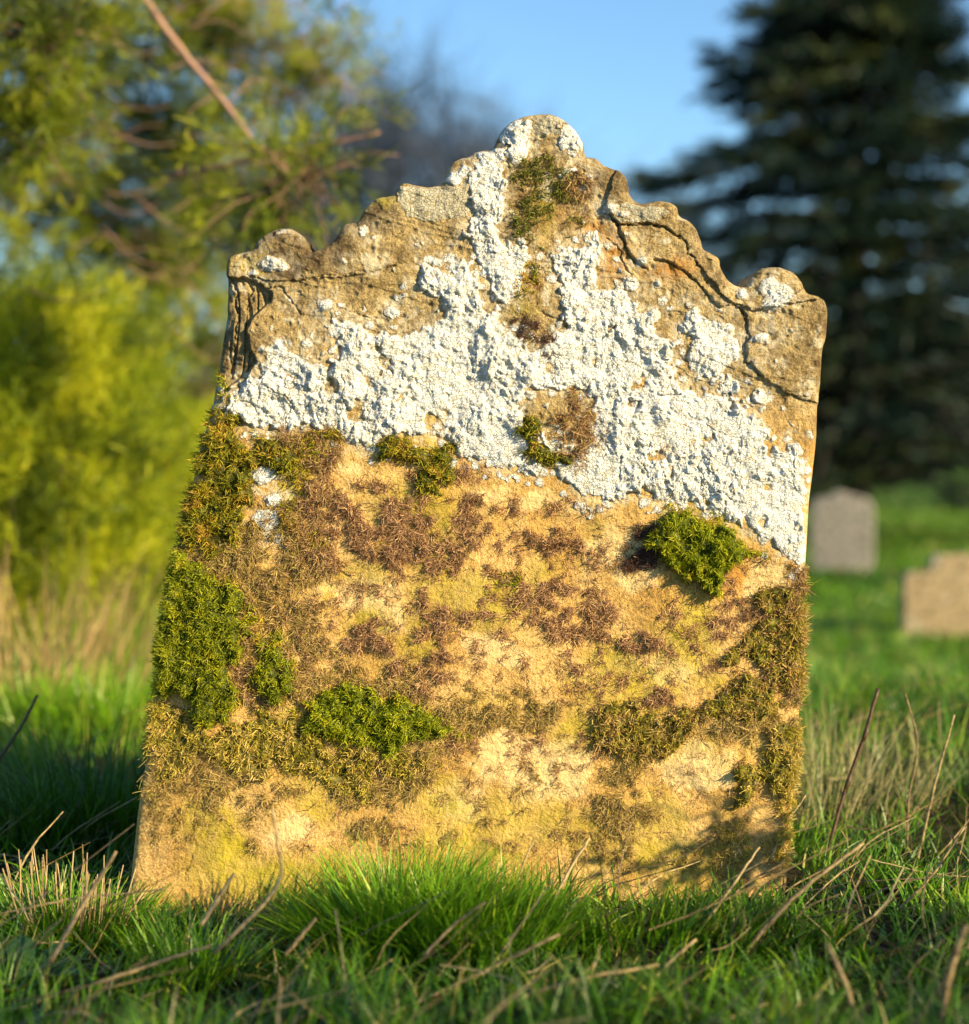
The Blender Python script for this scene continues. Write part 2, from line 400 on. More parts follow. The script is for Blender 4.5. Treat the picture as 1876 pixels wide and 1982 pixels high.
# ---- masks of colour that belong to the stone itself
def blob(pts, soft=30):
    r = np.maximum.reduce([ell_raster(*p) for p in pts])
    return sstep(-soft * .35, soft, sample(r, PX + 16 * fbm(X * 14, Z * 14, 4, 50), PY + 16 * fbm(X * 14, Z * 14, 4, 53)))
algae = blob([(1040,1110,60,34),(960,1150,40,60),(1180,1330,120,60),(1340,1230,60,90),(1380,1320,90,30),(950,1370,80,40),(840,1545,70,60),(800,980,110,60),(560,960,50,50),(720,1210,60,40),
              (1120,1420,60,50),(560,1700,160,60),(400,1600,70,60),(1010,600,40,30),(1000,645,30,20),(950,1640,130,40),(740,385,30,30),(1180,1290,60,60),(500,500,60,20),(850,1100,60,30),(700,1615,30,26),(1060,400,30,60),(1270,1650,200,40),(430,1680,100,80)], 34)
algae = np.clip(algae * (0.75 + 0.5 * fbm(X * 10, Z * 10, 3, 60)), 0, 1)
algae = np.maximum(algae, 0.6 * sstep(0.05, 0.6, fbm(X * 7, Z * 7, 3, 64)) * (1 - UPPER))
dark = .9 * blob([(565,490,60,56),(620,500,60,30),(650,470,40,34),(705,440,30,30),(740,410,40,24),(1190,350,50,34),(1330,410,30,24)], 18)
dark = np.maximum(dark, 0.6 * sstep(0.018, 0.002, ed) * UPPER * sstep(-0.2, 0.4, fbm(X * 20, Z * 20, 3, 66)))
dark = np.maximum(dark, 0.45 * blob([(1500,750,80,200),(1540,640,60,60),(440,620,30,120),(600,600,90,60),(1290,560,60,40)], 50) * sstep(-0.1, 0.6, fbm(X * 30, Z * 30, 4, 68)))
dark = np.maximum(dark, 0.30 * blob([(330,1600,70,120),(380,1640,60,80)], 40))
orange = blob([(1410,1110,36,50),(640,1320,60,20),(1190,490,40,60),(1240,740,30,20),(1310,520,60,30),(900,350,12,16),(1150,450,40,30),(1090,1350,30,20)], 26)
bare_spots = [(700,1160,95,62),(770,1200,50,50),(960,1245,100,58),(1010,1500,170,95),(880,1580,130,60),(1260,1305,85,40),(1150,1100,110,36),(700,915,60,40),(980,950,150,36),(1470,1120,60,40),(560,1580,120,50),(1350,1470,110,60),(1290,1150,70,30),(1110,1440,80,50),(1180,1040,60,30),(860,1150,36,30),(1340,1210,40,30),(640,1130,40,30),(1520,1380,30,20)]
bare = blob(bare_spots, 26)
pale = blob([(700,1150,90,60),(760,1200,50,50),(950,1250,90,44),(1020,1480,150,80),(900,1540,100,60),(1290,1300,80,40),(1200,1060,90,50),(680,905,40,26),(1000,960,140,40),(1480,1130,60,60),(1230,1120,60,40),(560,1600,80,40),(1350,1480,100,60),(1120,980,100,30),(620,1130,40,30),(820,900,30,20)], 40)
pale = sstep(.3, .75, pale * (.85 + .5 * fbm(X * 12, Z * 12, 3, 61)) + .22 * fbm(X * 60, Z * 60, 4, 62))
# ---- lichen fields
LB = [(795,545),(815,520),(860,517),(905,508),(920,545),(935,590),(968,602),(985,640),(1010,665),(1055,680),(1078,640),(1085,590),(1086,540),(1072,500),(1110,468),(1158,452),(1170,500),(1150,562),(1215,572),(1250,592),(1290,620),(1308,670),(1303,720),(1345,762),(1400,765),(1450,805),(1500,852),(1550,857),(1560,905),(1558,1000),(1557,1108),(1530,1080),(1490,1050),(1440,1020),(1390,990),(1330,978),(1250,958),(1190,970),(1120,958),(1060,925),(1020,905),(960,903),(900,880),(860,852),(800,840),(750,850),(715,875),(690,868),(650,848),(600,826),(545,838),(495,825),(450,808),(415,798),(440,772),(480,742),(508,705),(520,682),(550,665),(580,682),(600,705),(640,705),(662,680),(650,650),(622,635),(650,612),(690,630),(740,655),(800,642),(830,620),(862,600),(850,575),(805,562)]
STRP = [(930,292),(975,292),(977,340),(973,400),(968,440),(990,470),(1025,488),(1040,520),(1010,560),(985,590),(960,580),(940,545),(915,500),(893,450),(905,420),(915,380),(908,340),(915,310)]
KN = [(962,258),(985,236),(1015,228),(1038,232),(1030,262),(1026,300),(1000,322),(975,318),(956,292)]
KN2 = [(1075,232),(1105,238),(1132,265),(1134,304),(1108,300),(1088,270)]
KN3 = [(1068,325),(1110,318),(1120,335),(1090,345)]
RC = [(1345,650),(1375,612),(1410,620),(1432,660),(1438,688),(1405,715),(1385,742),(1352,732),(1330,690)]
RC2 = [(1375,740),(1410,712),(1432,740),(1428,775),(1395,782)]
HL = [(1080,800,75,60),(852,818,22,26),(1030,605,30,30),(640,740,16,24),(1245,742,26,14),(1000,560,12,14),(1290,905,10,40),(1490,860,16,24),(720,740,16,10),(560,740,18,14),(1062,700,12,36),(1330,745,20,12),(1150,700,10,8),(1360,850,18,14),(690,790,20,10),(1040,640,16,26),(780,770,14,10),(1220,780,14,10),(1480,950,24,12)]
def cl(*e): return np.maximum.reduce([ell_raster(*p) for p in e])
lich_groups = [
    ('broad', np.maximum(PR(LB), cl((1470,765,18),(510,765,20),(485,745,22),(1430,800,20)))),
    ('strip', PR(STRP)), ('knob', PR(KN)), ('knob right', PR(KN2)), ('knob low', PR(KN3)),
    ('right', np.maximum(PR(RC), cl((1340,628,27)))), ('right low', PR(RC2)),
    ('scroll', cl((1490,555,24,20),(1510,572,24,26),(1490,590,20,16),(1495,566,16,30))),
    ('dot', cl((1470,655,24,13))), ('dot', cl((1222,550,17))), ('dot', cl((1438,567,14,12))), ('dot', cl((1242,506,15,11))),
    ('dot', cl((631,590,17,15))), ('dot', cl((761,603,17,14))), ('dot', cl((522,510,26,16),(545,515,14,14))), ('dot', cl((488,527,13,9))),
    ('dot', cl((704,447,12,11))), ('dot', cl((545,450,17,6))), ('dot', cl((727,461,7))), ('dot', cl((600,690,7))), ('dot', cl((620,690,6))), ('dot', cl((652,692,8,6))),
    ('dot', cl((512,920,32,18))), ('dot', cl((515,1005,30,22),(550,1040,24,14))), ('dot', cl((530,967,20,12))), ('dot', cl((502,760,18,18))), ('dot', cl((1560,760,6,8))),
    ('dot', cl((1500,980,44,26),(1530,1040,28,40))), ('dot', cl((1085,495,10,10),(1010,470,12))), ('dot', cl((818,470,6))), ('dot', cl((735,498,5))), ('dot', cl((1500,700,6))),
    ('dot', cl((950,640,20,14))), ('dot', cl((1460,700,8,5))), ('dot', cl((1440,822,10))), ('dot', cl((430,830,12,8))), ('dot', cl((1140,345,10))), ('dot', cl((880,345,20,16),(900,330,16))), ('dot', cl((560,740,30,14),(590,760,20,10))), ('dot', cl((1180,405,20,12),(1205,415,16,9))), ('dot', cl((1395,600,12,7))), ('dot', cl((460,790,34,10))), ('dot', cl((595,665,11))), ('dot', cl((1150,585,16,13),(1172,598,12))), ('dot', cl((1275,548,9))), ('dot', cl((705,650,14,10))), ('dot', cl((870,500,16,10),(845,508,12))), ('dot', cl((1335,590,9,7))), ('dot', cl((665,505,8))), ('dot', cl((560,580,7))), ('dot', cl((1460,780,9))), ('dot', cl((1530,640,6))), ('dot', cl((1215,455,9,7))), ('dot', cl((940,470,12,18))), ('dot', cl((1340,770,14,10)))]
hole = cl(*HL)
wlx = PX + 15 * fbm(X * 30, Z * 30, 3, 80) + 5 * fbm(X * 120, Z * 120, 2, 81); wly = PY + 15 * fbm(X * 30, Z * 30, 3, 84) + 5 * fbm(X * 120, Z * 120, 2, 85)
wsx = PX + 4 * fbm(X * 70, Z * 70, 3, 80); wsy = PY + 4 * fbm(X * 70, Z * 70, 3, 84)
Fa, Fb, ca = worley(X * 62 + 0.5 * perlin(X * 60, Z * 60, 1), Z * 62 + 0.5 * perlin(X * 60, Z * 60, 2), 11)
Fc, Fd, cc = worley(X * 150 + 0.4 * perlin(X * 90, Z * 90, 3), Z * 150, 12)
Fe, Ff, ce = worley(X * 24, Z * 24, 13)
lump = 0.0030 * (1 - Fa) * (0.4 + ca) + 0.0022 * (1 - Fc) * (0.3 + cc) + 0.0042 * fbm(X * 48, Z * 48, 5, 90, .6) + 0.0030 * sstep(0.6, 0.2, Fe) * ce
Fr, Fr2, cr = worley(X * 36 + .3 * fbm(X * 50, Z * 50, 2, 87), Z * 36 + .3 * fbm(X * 50, Z * 50, 2, 88), 17)
lump = lump + .0034 * np.sqrt(np.clip(1 - (Fr * 1.25) ** 2, 0, 1)) * (.3 + .7 * cr) - .0022 * sstep(.10, 0, Fr2 - Fr) + .0004 * np.sin(Fr * 40) * (cr > .5)
hole_s = sample(hole, wlx, wly) - 5
lmod = 0.42 + 0.75 * sstep(-.35, .5, fbm(X * 13, Z * 13, 3, 92))

# moss fields
MOSS = [  # name, polygon, cushion height, density, kind, label
 ('moss_cushion', [(400,815),(460,808),(490,835),(530,850),(560,860),(578,900),(545,922),(505,900),(492,960),(482,1010),(470,1050),(420,1062),(335,1066),(345,1010),(365,940),(380,870)], .012, 1.0, 'olive', 'olive green moss on the upper left edge'),
 ('moss_cushion', [(316,1080),(400,1085),(450,1110),(492,1160),(484,1220),(448,1280),(450,1340),(440,1392),(385,1385),(345,1350),(285,1330),(290,1200),(305,1130)], .017, 1.25, 'green', 'large bright green moss cushion on the left edge'),
 ('moss_cushion', [(495,1240),(540,1226),(572,1262),(566,1330),(530,1352),(492,1305)], .013, 1.1, 'green', 'small green cushion beside the large one'),
 ('moss_cushion', [(570,1375),(640,1332),(720,1340),(780,1356),(850,1388),(892,1408),(840,1436),(780,1455),(700,1435),(600,1425)], .014, 1.1, 'bright', 'fresh green moss band low on the face'),
 ('moss_cushion', [(275,1345),(350,1365),(430,1402),(490,1345),(560,1368),(600,1424),(700,1440),(840,1440),(855,1470),(795,1505),(742,1530),(712,1562),(660,1520),(560,1500),(470,1500),(400,1470),(330,1508),(268,1480)], .007, .85, 'gold', 'dry golden moss under the green band'),
 ('moss_cushion', [(720,862),(750,843),(790,860),(830,848),(882,880),(874,930),(852,957),(820,932),(790,902),(742,890)], .010, .9, 'olive', 'dark olive moss at the foot of the lichen'),
 ('moss_cushion', [(990,828),(1040,795),(1062,840),(1092,880),(1062,906),(1022,870)], .009, .9, 'olive', None),
 ('moss_cushion', [(1258,1035),(1290,1000),(1330,990),(1360,1000),(1400,1020),(1445,1050),(1483,1078),(1440,1097),(1402,1100),(1396,1142),(1372,1142),(1335,1112),(1290,1085)], .026, 1.3, 'bright', 'thick bright moss cushion on the right of the face'),
 ('moss_cushion', [(960,1085),(1000,1050),(1040,1018),(1090,1026),(1095,1062),(1050,1082),(1020,1092),(970,1112)], .006, .7, 'brown', None),
 ('moss_cushion', [(975,1108),(1000,1100),(994,1150),(972,1182),(960,1150)], .004, .6, 'bright', None),
 ('moss_cushion', [(1500,1122),(1590,1105),(1592,1180),(1585,1340),(1550,1362),(1530,1332),(1445,1312),(1402,1275),(1440,1232),(1470,1202),(1430,1172),(1480,1142)], .009, .85, 'mixed', 'brown and olive moss on the right edge'),
 ('moss_cushion', [(1130,1382),(1200,1360),(1290,1380),(1330,1350),(1400,1340),(1450,1312),(1530,1332),(1480,1382),(1380,1392),(1300,1422),(1252,1472),(1200,1462),(1150,1422)], .009, .85, 'mixed', 'brown and olive moss band low on the right'),
 ('moss_cushion', [(1500,1402),(1575,1385),(1560,1500),(1542,1562),(1490,1542),(1430,1562),(1418,1500),(1470,1450)], .010, .9, 'gold', 'golden moss at the lower right corner'),
 ('moss_cushion', [(985,322),(1062,298),(1090,340),(1132,370),(1132,420),(1100,450),(1040,450),(1020,472),(985,442),(978,380)], .005, .65, 'topmix', 'thin moss below the round top'),
 ('moss_cushion', [(1010,500),(1042,520),(1022,572),(990,582),(1000,530)], .004, .6, 'olive', None),
 ('moss_cushion', [(1500,1560),(1550,1560),(1545,1680),(1440,1690),(1300,1670),(1350,1600),(1440,1590)], .006, .5, 'gold', None),
 ('moss_cushion', [(430,745),(455,740),(450,765),(428,780)], .004, .8, 'bright', None),
 ('moss_cushion', [(560,1000),(600,990),(640,1040),(600,1060),(540,1040)], .006, .6, 'olive', None),
 ('moss_cushion', [(570,850),(620,838),(655,870),(620,900),(590,900)], .008, .8, 'olive', None),
 ('moss_cushion', [(540,925),(590,890),(600,940),(570,1030),(545,1010)], .008, .8, 'olive', None),
]
DRY = [ # polygon, density, kind
 ([(450,1060),(640,1050),(660,1180),(600,1300),(600,1350),(480,1360),(440,1280),(480,1180)], .62, 'brownp'),
 ([(470,960),(560,1030),(600,1090),(480,1120),(330,1090),(340,1060),(470,1050)], 1.1, 'goldb'),
 ([(560,1290),(760,1300),(880,1350),(900,1420),(820,1470),(700,1350),(580,1370)], .8, 'goldb'),
 ([(280,1440),(420,1440),(500,1500),(480,1540),(270,1530)], .9, 'goldb'),
 ([(540,830),(660,840),(650,1000),(600,1050),(540,1000),(600,920)], 1.0, 'brownp'),
 ([(1440,1090),(1590,1090),(1590,1400),(1480,1300),(1500,1180)], 1.0, 'brownp'),
 ([(1110,1370),(1300,1400),(1560,1340),(1540,1420),(1300,1460),(1240,1520),(1150,1440)], .7, 'goldb'),
 ([(700,1420),(860,1430),(860,1500),(720,1570),(640,1520)], .8, 'goldb'),
 ([(620,970),(760,960),(900,1030),(880,1110),(700,1060)], .7, 'brown'),
 ([(600,880),(650,870),(655,960),(740,985),(880,1010),(890,1060),(760,1090),(660,1100),(560,1080),(590,1000)], .55, 'brown'),
 ([(480,1055),(600,1050),(640,1120),(600,1180),(620,1240),(580,1300),(500,1230),(490,1150),(450,1100)], .6, 'goldb'),
 ([(780,1180),(830,1150),(900,1170),(880,1240),(860,1320),(800,1330),(810,1240)], .6, 'brown'),
 ([(640,1190),(720,1190),(780,1230),(760,1290),(680,1260)], .6, 'brown'),
 ([(1050,1140),(1130,1110),(1180,1170),(1190,1260),(1110,1290),(1060,1240)], .65, 'brown'),
 ([(1180,1230),(1250,1190),(1340,1180),(1330,1230),(1240,1260)], .55, 'brown'),
 ([(880,1350),(960,1330),(1090,1360),(1080,1400),(1000,1440),(900,1430)], .55, 'goldb'),
 ([(1080,772),(1112,762),(1145,800),(1172,840),(1160,872),(1110,884),(1080,840)], 1.1, 'brownp'),
 ([(1205,1042),(1262,1010),(1278,1060),(1265,1105),(1222,1088)], 1.6, 'darkb'),
 ([(1100,1490),(1250,1470),(1240,1600),(1220,1700),(1120,1690),(1130,1580)], .5, 'goldb'),
 ([(1120,325),(1162,332),(1150,400),(1110,372)], .8, 'brownp'),
 ([(880,880),(1060,940),(1200,980),(1190,1080),(1040,1100),(900,1080),(860,980)], .16, 'brown'),
 ([(700,900),(880,900),(880,1000),(720,980)], .22, 'brown'),
 ([(1400,1100),(1540,1100),(1500,1200),(1380,1230)], .35, 'brown'),
 ([(560,1250),(800,1260),(900,1330),(700,1340),(580,1360)], .25, 'goldb'),
 ([(900,1100),(1050,1120),(1030,1240),(900,1240)], .2, 'brown'),
 ([(1230,1270),(1330,1260),(1300,1360),(1230,1340)], .25, 'brown'),
 ([(650,1500),(850,1480),(820,1600),(700,1620)], .4, 'goldb'),
 ([(900,1450),(1110,1480),(1100,1640),(850,1640)], .07, 'goldb'),
 ([(300,1500),(640,1500),(600,1640),(290,1620)], .16, 'goldb'),
 ([(1000,625),(1060,640),(1075,680),(1040,690)], .5, 'darkb'),
 ([(600,900),(1480,1110),(1480,1350),(1100,1500),(620,1380)], .10, 'brown'),
 ([(640,1420),(1480,1400),(1440,1660),(560,1660)], .035, 'brown'),
 ([(1270,780),(1380,850),(1360,900),(1290,880)], .06, 'olive'),
]

base_normal = None
def surf_pts(Hh): return np.stack([X, -Hh, Z], -1)
Hl = H.copy()
headstone = empty('headstone', (0, 0, 0))
tag(headstone, 'tall leaning sandstone headstone with scalloped top, crusted in white lichen and green moss', 'headstone')

idx = np.arange(NU * NV).reshape(NV, NU)
stain = np.zeros(X.shape)
def crust(name, thick, mat, label=None, tint=None, base=None):
    """faces of the grid where thick > 0, standing proud of the face"""
    B = H if base is None else base
    on = thick > -0.0009
    fm = on[:-1, :-1] & on[:-1, 1:] & on[1:, 1:] & on[1:, :-1]
    if fm.sum() < 6: return None
    q = np.stack([idx[:-1, :-1][fm], idx[:-1, 1:][fm], idx[1:, 1:][fm], idx[1:, :-1][fm]], -1)
    us, inv = np.unique(q, return_inverse=True)
    Vv = np.stack([X, -(B + thick), Z], -1).reshape(-1, 3)[us]
    o = mesh_obj(name, Vv, [inv.reshape(-1, 4)], mat, headstone, True, {'tint': (np.clip(tint, 0, 1) if tint is not None else thick * 0 + 1).ravel()[us]})
    if label: o['label'] = label
    return o

LM = lichen_material('white_lichen'); LG = lichen_material('grey_lichen', True)
taken = np.full(X.shape, -99.0)
edge_ok = sstep(0.0, 0.004, ed)
for nm, R in lich_groups:
    big = nm != 'dot' and nm != 'scroll'
    s_ = sample(R, wlx if big else wsx, wly if big else wsy)
    if big: s_ = np.minimum(s_, -hole_s + 2)
    # nibbled edges
    if nm != 'broad': s_core = s_
    nib = 7.0 * fbm(X * 90, Z * 90, 2, 95) if big else 1.5 * fbm(X * 140, Z * 140, 2, 95)
    s_ = s_ + nib
    if nm == 'broad':
        s_ = np.minimum(s_, 30) - 34 * sstep(0.5, 0.95, fbm(X * 20, Z * 20, 4, 97))
        s_core = s_.copy()
        F5, F6, c5 = worley(X * 70 + .3 * fbm(X * 60, Z * 60, 2, 1), Z * 70, 15)
        s_ = np.maximum(s_, np.where((c5 > .42) & (s_ > -34), (0.16 + .34 * c5 - F5) * 20, -9))
    s_ = np.minimum(s_, np.where(taken > 1.0, -3, s_))
    th = np.where(s_ > 0, 0.0008 * np.clip(s_ / 3, 0, 1) + .68 * lump * (lmod * (.15 + .85 * sstep(-6, 6, s_core)) if big else .30) * sstep(0, 10 if big else 7, s_) + 0.0010 * sstep(4, 22, s_), -0.0006 * np.clip(-s_, 0, 2))
    if nm == 'dot' or nm == 'scroll': th = np.where(s_ > 0, th + 0.0012 * sstep(0, 12, s_) + .0003 * np.sin(np.clip(s_, 0, 40) * 1.3), th)
    th = np.where(ed < 0.0012, -0.002, th)
    lab = {'broad': 'broad white lichen crust across the face', 'strip': 'white lichen strip running up to the round top', 'right': 'white lichen patch near the right scroll'}.get(nm)
    crust('lichen_crust', th, LM, lab, tint=s_ / 15)
    taken = np.maximum(taken, s_core if nm == 'broad' else s_)
film = np.clip(sstep(-30, 3, taken) * (.75 + .9 * fbm(X * 40, Z * 40, 4, 105)), 0, 1) * sstep(-.3, .35, fbm(X * 110, Z * 110, 3, 107) + .25)
film = np.maximum(film, .8 * UPPER * sstep(.42, .62, fbm(X * 34, Z * 34, 4, 109)))
# thin grey crusts
for PL in ([(772,362),(805,358),(858,362),(880,338),(900,322),(915,340),(905,370),(915,400),(903,420),(830,432),(792,420),(768,388)],
           [(1192,398),(1215,390),(1235,400),(1275,398),(1300,412),(1270,430),(1230,430),(1200,432),(1180,415)],
           [(1030,228),(1070,224),(1100,238),(1090,262),(1040,262),(1025,250)]):
    s_ = sample(poly_raster(PL), wsx, wsy); s_ = np.where(taken > 0, -3, s_)
    th = np.where(s_ > 0, 0.0006 + 0.0008 * fbm(X * 90, Z * 90, 3, 99), -0.0006 * np.clip(-s_, 0, 2)); th = np.where(ed < 0.0012, -0.002, th)
    crust('lichen_crust', th, LG, 'thin smooth grey lichen', tint=s_ / 5)

# ---------------- moss
MT = {}
MT['green'] = strand_mat('moss_green', [(0, (0.035, 0.045, 0.004)), (0.4, (0.21, 0.25, 0.007)), (0.8, (0.44, 0.42, 0.014)), (1, (0.58, 0.36, 0.04))], transl=0.25)
MT['bright'] = strand_mat('moss_bright', [(0, (0.045, 0.06, 0.004)), (0.4, (0.25, 0.30, 0.008)), (0.8, (0.50, 0.50, 0.018)), (1, (0.58, 0.33, 0.04))], transl=0.3)
MT['olive'] = strand_mat('moss_olive', [(0, (0.04, 0.04, 0.005)), (0.4, (0.21, 0.22, 0.010)), (0.65, (0.44, 0.34, 0.020)), (0.85, (0.52, 0.30, 0.05)), (1, (0.42, 0.19, 0.04))], transl=0.25)
MT['gold'] = strand_mat('moss_gold', [(0, (0.07, 0.06, 0.010)), (0.3, (0.30, 0.27, 0.018)), (0.6, (0.54, 0.40, 0.07)), (1, (0.72, 0.52, 0.23))], transl=0.2)
MT['mixed'] = strand_mat('moss_mixed', [(0, (0.06, 0.04, 0.010)), (0.3, (0.27, 0.27, 0.014)), (0.55, (0.46, 0.33, 0.06)), (0.8, (0.50, 0.30, 0.12)), (1, (0.68, 0.48, 0.20))], transl=0.2)
MT['topmix'] = strand_mat('moss_top', [(0, (0.05, 0.06, 0.008)), (0.5, (0.16, 0.19, 0.02)), (0.8, (0.26, 0.20, 0.05)), (1, (0.20, 0.12, 0.06))], transl=0.2)
MT['brown'] = strand_mat('moss_dry_brown', [(0, (0.07, 0.032, 0.016)), (0.5, (0.28, 0.145, 0.065)), (1, (0.60, 0.37, 0.17))], transl=0.1)
MT['brownp'] = strand_mat('moss_dry_tan', [(0, (0.06, 0.03, 0.014)), (0.5, (0.30, 0.155, 0.06)), (0.8, (0.50, 0.32, 0.14)), (1, (0.28, 0.25, 0.03))], transl=0.1)
MT['darkb'] = strand_mat('moss_dry_dark', [(0, (0.02, 0.009, 0.007)), (1, (0.11, 0.05, 0.032))], transl=0.05)
MT['goldb'] = strand_mat('moss_dry_gold', [(0, (0.10, 0.055, 0.02)), (0.4, (0.30, 0.20, 0.05)), (0.75, (0.52, 0.36, 0.13)), (1, (0.34, 0.30, 0.03))], transl=0.1)
cell = 1.0
gy, gx = np.gradient(-H); 
def pick(weight, n):
    w = weight.ravel(); c = np.cumsum(w); 
    if c[-1] <= 0: return np.zeros(0, int)
    return np.searchsorted(c, rng.random(n) * c[-1]).clip(0, len(w) - 1)
PXA = (PPM ** 2)  # photo px^2 per m^2
areas = np.abs((X[:-1, 1:] - X[:-1, :-1]) * (Z[1:, :-1] - Z[:-1, :-1]))
A = np.zeros(X.shape); A[:-1, :-1] = areas
mwx = PX + 26 * fbm(X * 20, Z * 20, 4, 120); mwy = PY + 26 * fbm(X * 20, Z * 20, 4, 124)
clumpA = fbm(X * 75, Z * 75, 2, 130); clumpB = fbm(X * 26, Z * 26, 3, 134)
Fm, Fm2, cm = worley(X * 85, Z * 85, 21)
HM = H.copy()
for nm, PL, hh, dens, kind, lab in MOSS:
    s_ = sample(poly_raster(PL), mwx, mwy)
    s2 = s_ + 10 * clumpB + 5 * clumpA - (16 * sstep(-.1, -.55, clumpB) if kind not in ('green', 'bright') else 0)
    prof = np.sqrt(np.clip(1 - (1 - np.clip(s2 / 30, 0, 1)) ** 2, 0, 1))
    th = hh * prof * (0.75 + 0.35 * clumpB) + (0.0055 * (.62 - Fm) + .003 * (cm - .5) + .003 * clumpA) * sstep(0, 10, s2) * min(1, hh / .011) - 0.0006
    th = np.where(s2 > 0, np.maximum(th, -0.001), -0.002)
    stain = np.maximum(stain, .75 * sstep(-16, 6, s2))
    bag = Bag()
    # underlying mat, tinted dark to stand for shade between the strands
    if hh >= .004:
        on = (th > -0.0003)
        fm = on[:-1, :-1] & on[:-1, 1:] & on[1:, 1:] & on[1:, :-1]
        if fm.sum() > 5:
            q = np.stack([idx[:-1, :-1][fm], idx[:-1, 1:][fm], idx[1:, 1:][fm], idx[1:, :-1][fm]], -1)
            us, inv = np.unique(q, return_inverse=True)
            gap = 1 if dens > .8 else 0
            if gap: bag.add(np.stack([X, -(H + th), Z], -1).reshape(-1, 3)[us], inv.reshape(-1, 4), (0.03 + 0.2 * np.clip(clumpA, 0, 1)).ravel()[us])
    side_boost = 1 + 1.2 * (ed < 0.02)
    wgt = A * sstep(-13, 6, s2) * (0.2 + sstep(.62, .25, Fm) * 0.8) * side_boost
    if dens < .8: wgt = wgt * sstep(-0.25, 0.25, clumpB + 0.4 * clumpA + 0.15)
    area = (A * (s2 > 0)).sum()
    n = int(area * (.62e6 if kind in ('green', 'bright') else .46e6) * dens)
    pk = pick(wgt, n)
    if len(pk) == 0: continue
    thp = np.maximum(th, 0).ravel()[pk] if dens > .8 else np.maximum(th, 0).ravel()[pk] * rng.random(len(pk))
    root = np.stack([X.ravel()[pk], -(H.ravel()[pk] + thp), Z.ravel()[pk]], 1) + rng.normal(size=(n, 3)) * [.0006, .0004, .0006]
    e_ = ed.ravel()[pk]
    # outward direction: face normal, tipping sideways near the edge of the slab
    out = np.stack([np.where(root[:, 0] < 0, -1, 1) * np.clip(1 - e_ / .018, 0, 1) * 1.1, -np.ones(n), 0.25 * np.ones(n)], 1)
    out += rng.normal(size=(n, 3)) * (.55 if kind in ('green', 'bright') else .85)
    cd = np.stack([perlin(root[:, 0] * 90, root[:, 2] * 90, 140), np.zeros(n), perlin(root[:, 0] * 90, root[:, 2] * 90, 141)], 1)
    out += cd * 1.1
    out /= np.linalg.norm(out, axis=1, keepdims=True)
    L = rng.uniform(.0030, .0078, n) * (0.9 if hh < .008 else 1.0)
    wd = rng.uniform(.0007, .0017, n)
    if kind in ('gold', 'mixed', 'olive', 'topmix', 'brown'):
        L *= 1.25
    bend = np.stack([rng.normal(size=n) * .0015, rng.normal(size=n) * .001, rng.normal(size=n) * .0018 - .0008], 1)
    patch = np.clip(0.5 + 0.55 * fbm(root[:, 0] * 35, root[:, 2] * 35, 3, 150), 0, 1)
    tint = np.clip(0.40 * patch + .22 * cm.ravel()[pk] + 0.45 * rng.random(n) - (.05 if kind in ('green', 'bright') else 0) + (.5 * sstep(16, -4, s2.ravel()[pk]) * rng.random(n) if kind in ('green', 'bright') else 0), 0, 1)
    bag.add(*strands(root, out, L, wd, bend, 3, taper=.25, tint=tint, curl=.12))
    # side growth on the thickness of the slab where the cushion reaches the edge
    ee = (e_ < .006) & (np.abs(root[:, 0]) > .2)
    r2_ = root[ee]
    if len(r2_) > 30:
        m_ = len(r2_); dep = rng.random(m_) ** 1.5 * .07
        sgn = np.where(r2_[:, 0] < 0, -1.0, 1.0)
        rr = r2_.copy(); rr[:, 1] = -.0 + dep; rr[:, 0] += sgn * e_[ee]
        dd = np.stack([sgn, np.full(m_, -.3), np.full(m_, .2)], 1) + rng.normal(size=(m_, 3)) * .5; dd /= np.linalg.norm(dd, axis=1, keepdims=True)
        bag.add(*strands(rr, dd, L[ee] * 1.2, wd[ee], bend[ee], 3, taper=.25, tint=tint[ee]))
    o = bag.obj(nm, MT[kind], headstone, False)
    if lab: o['label'] = lab
rootlike = perlin(X * 30, Z * 30, 160)
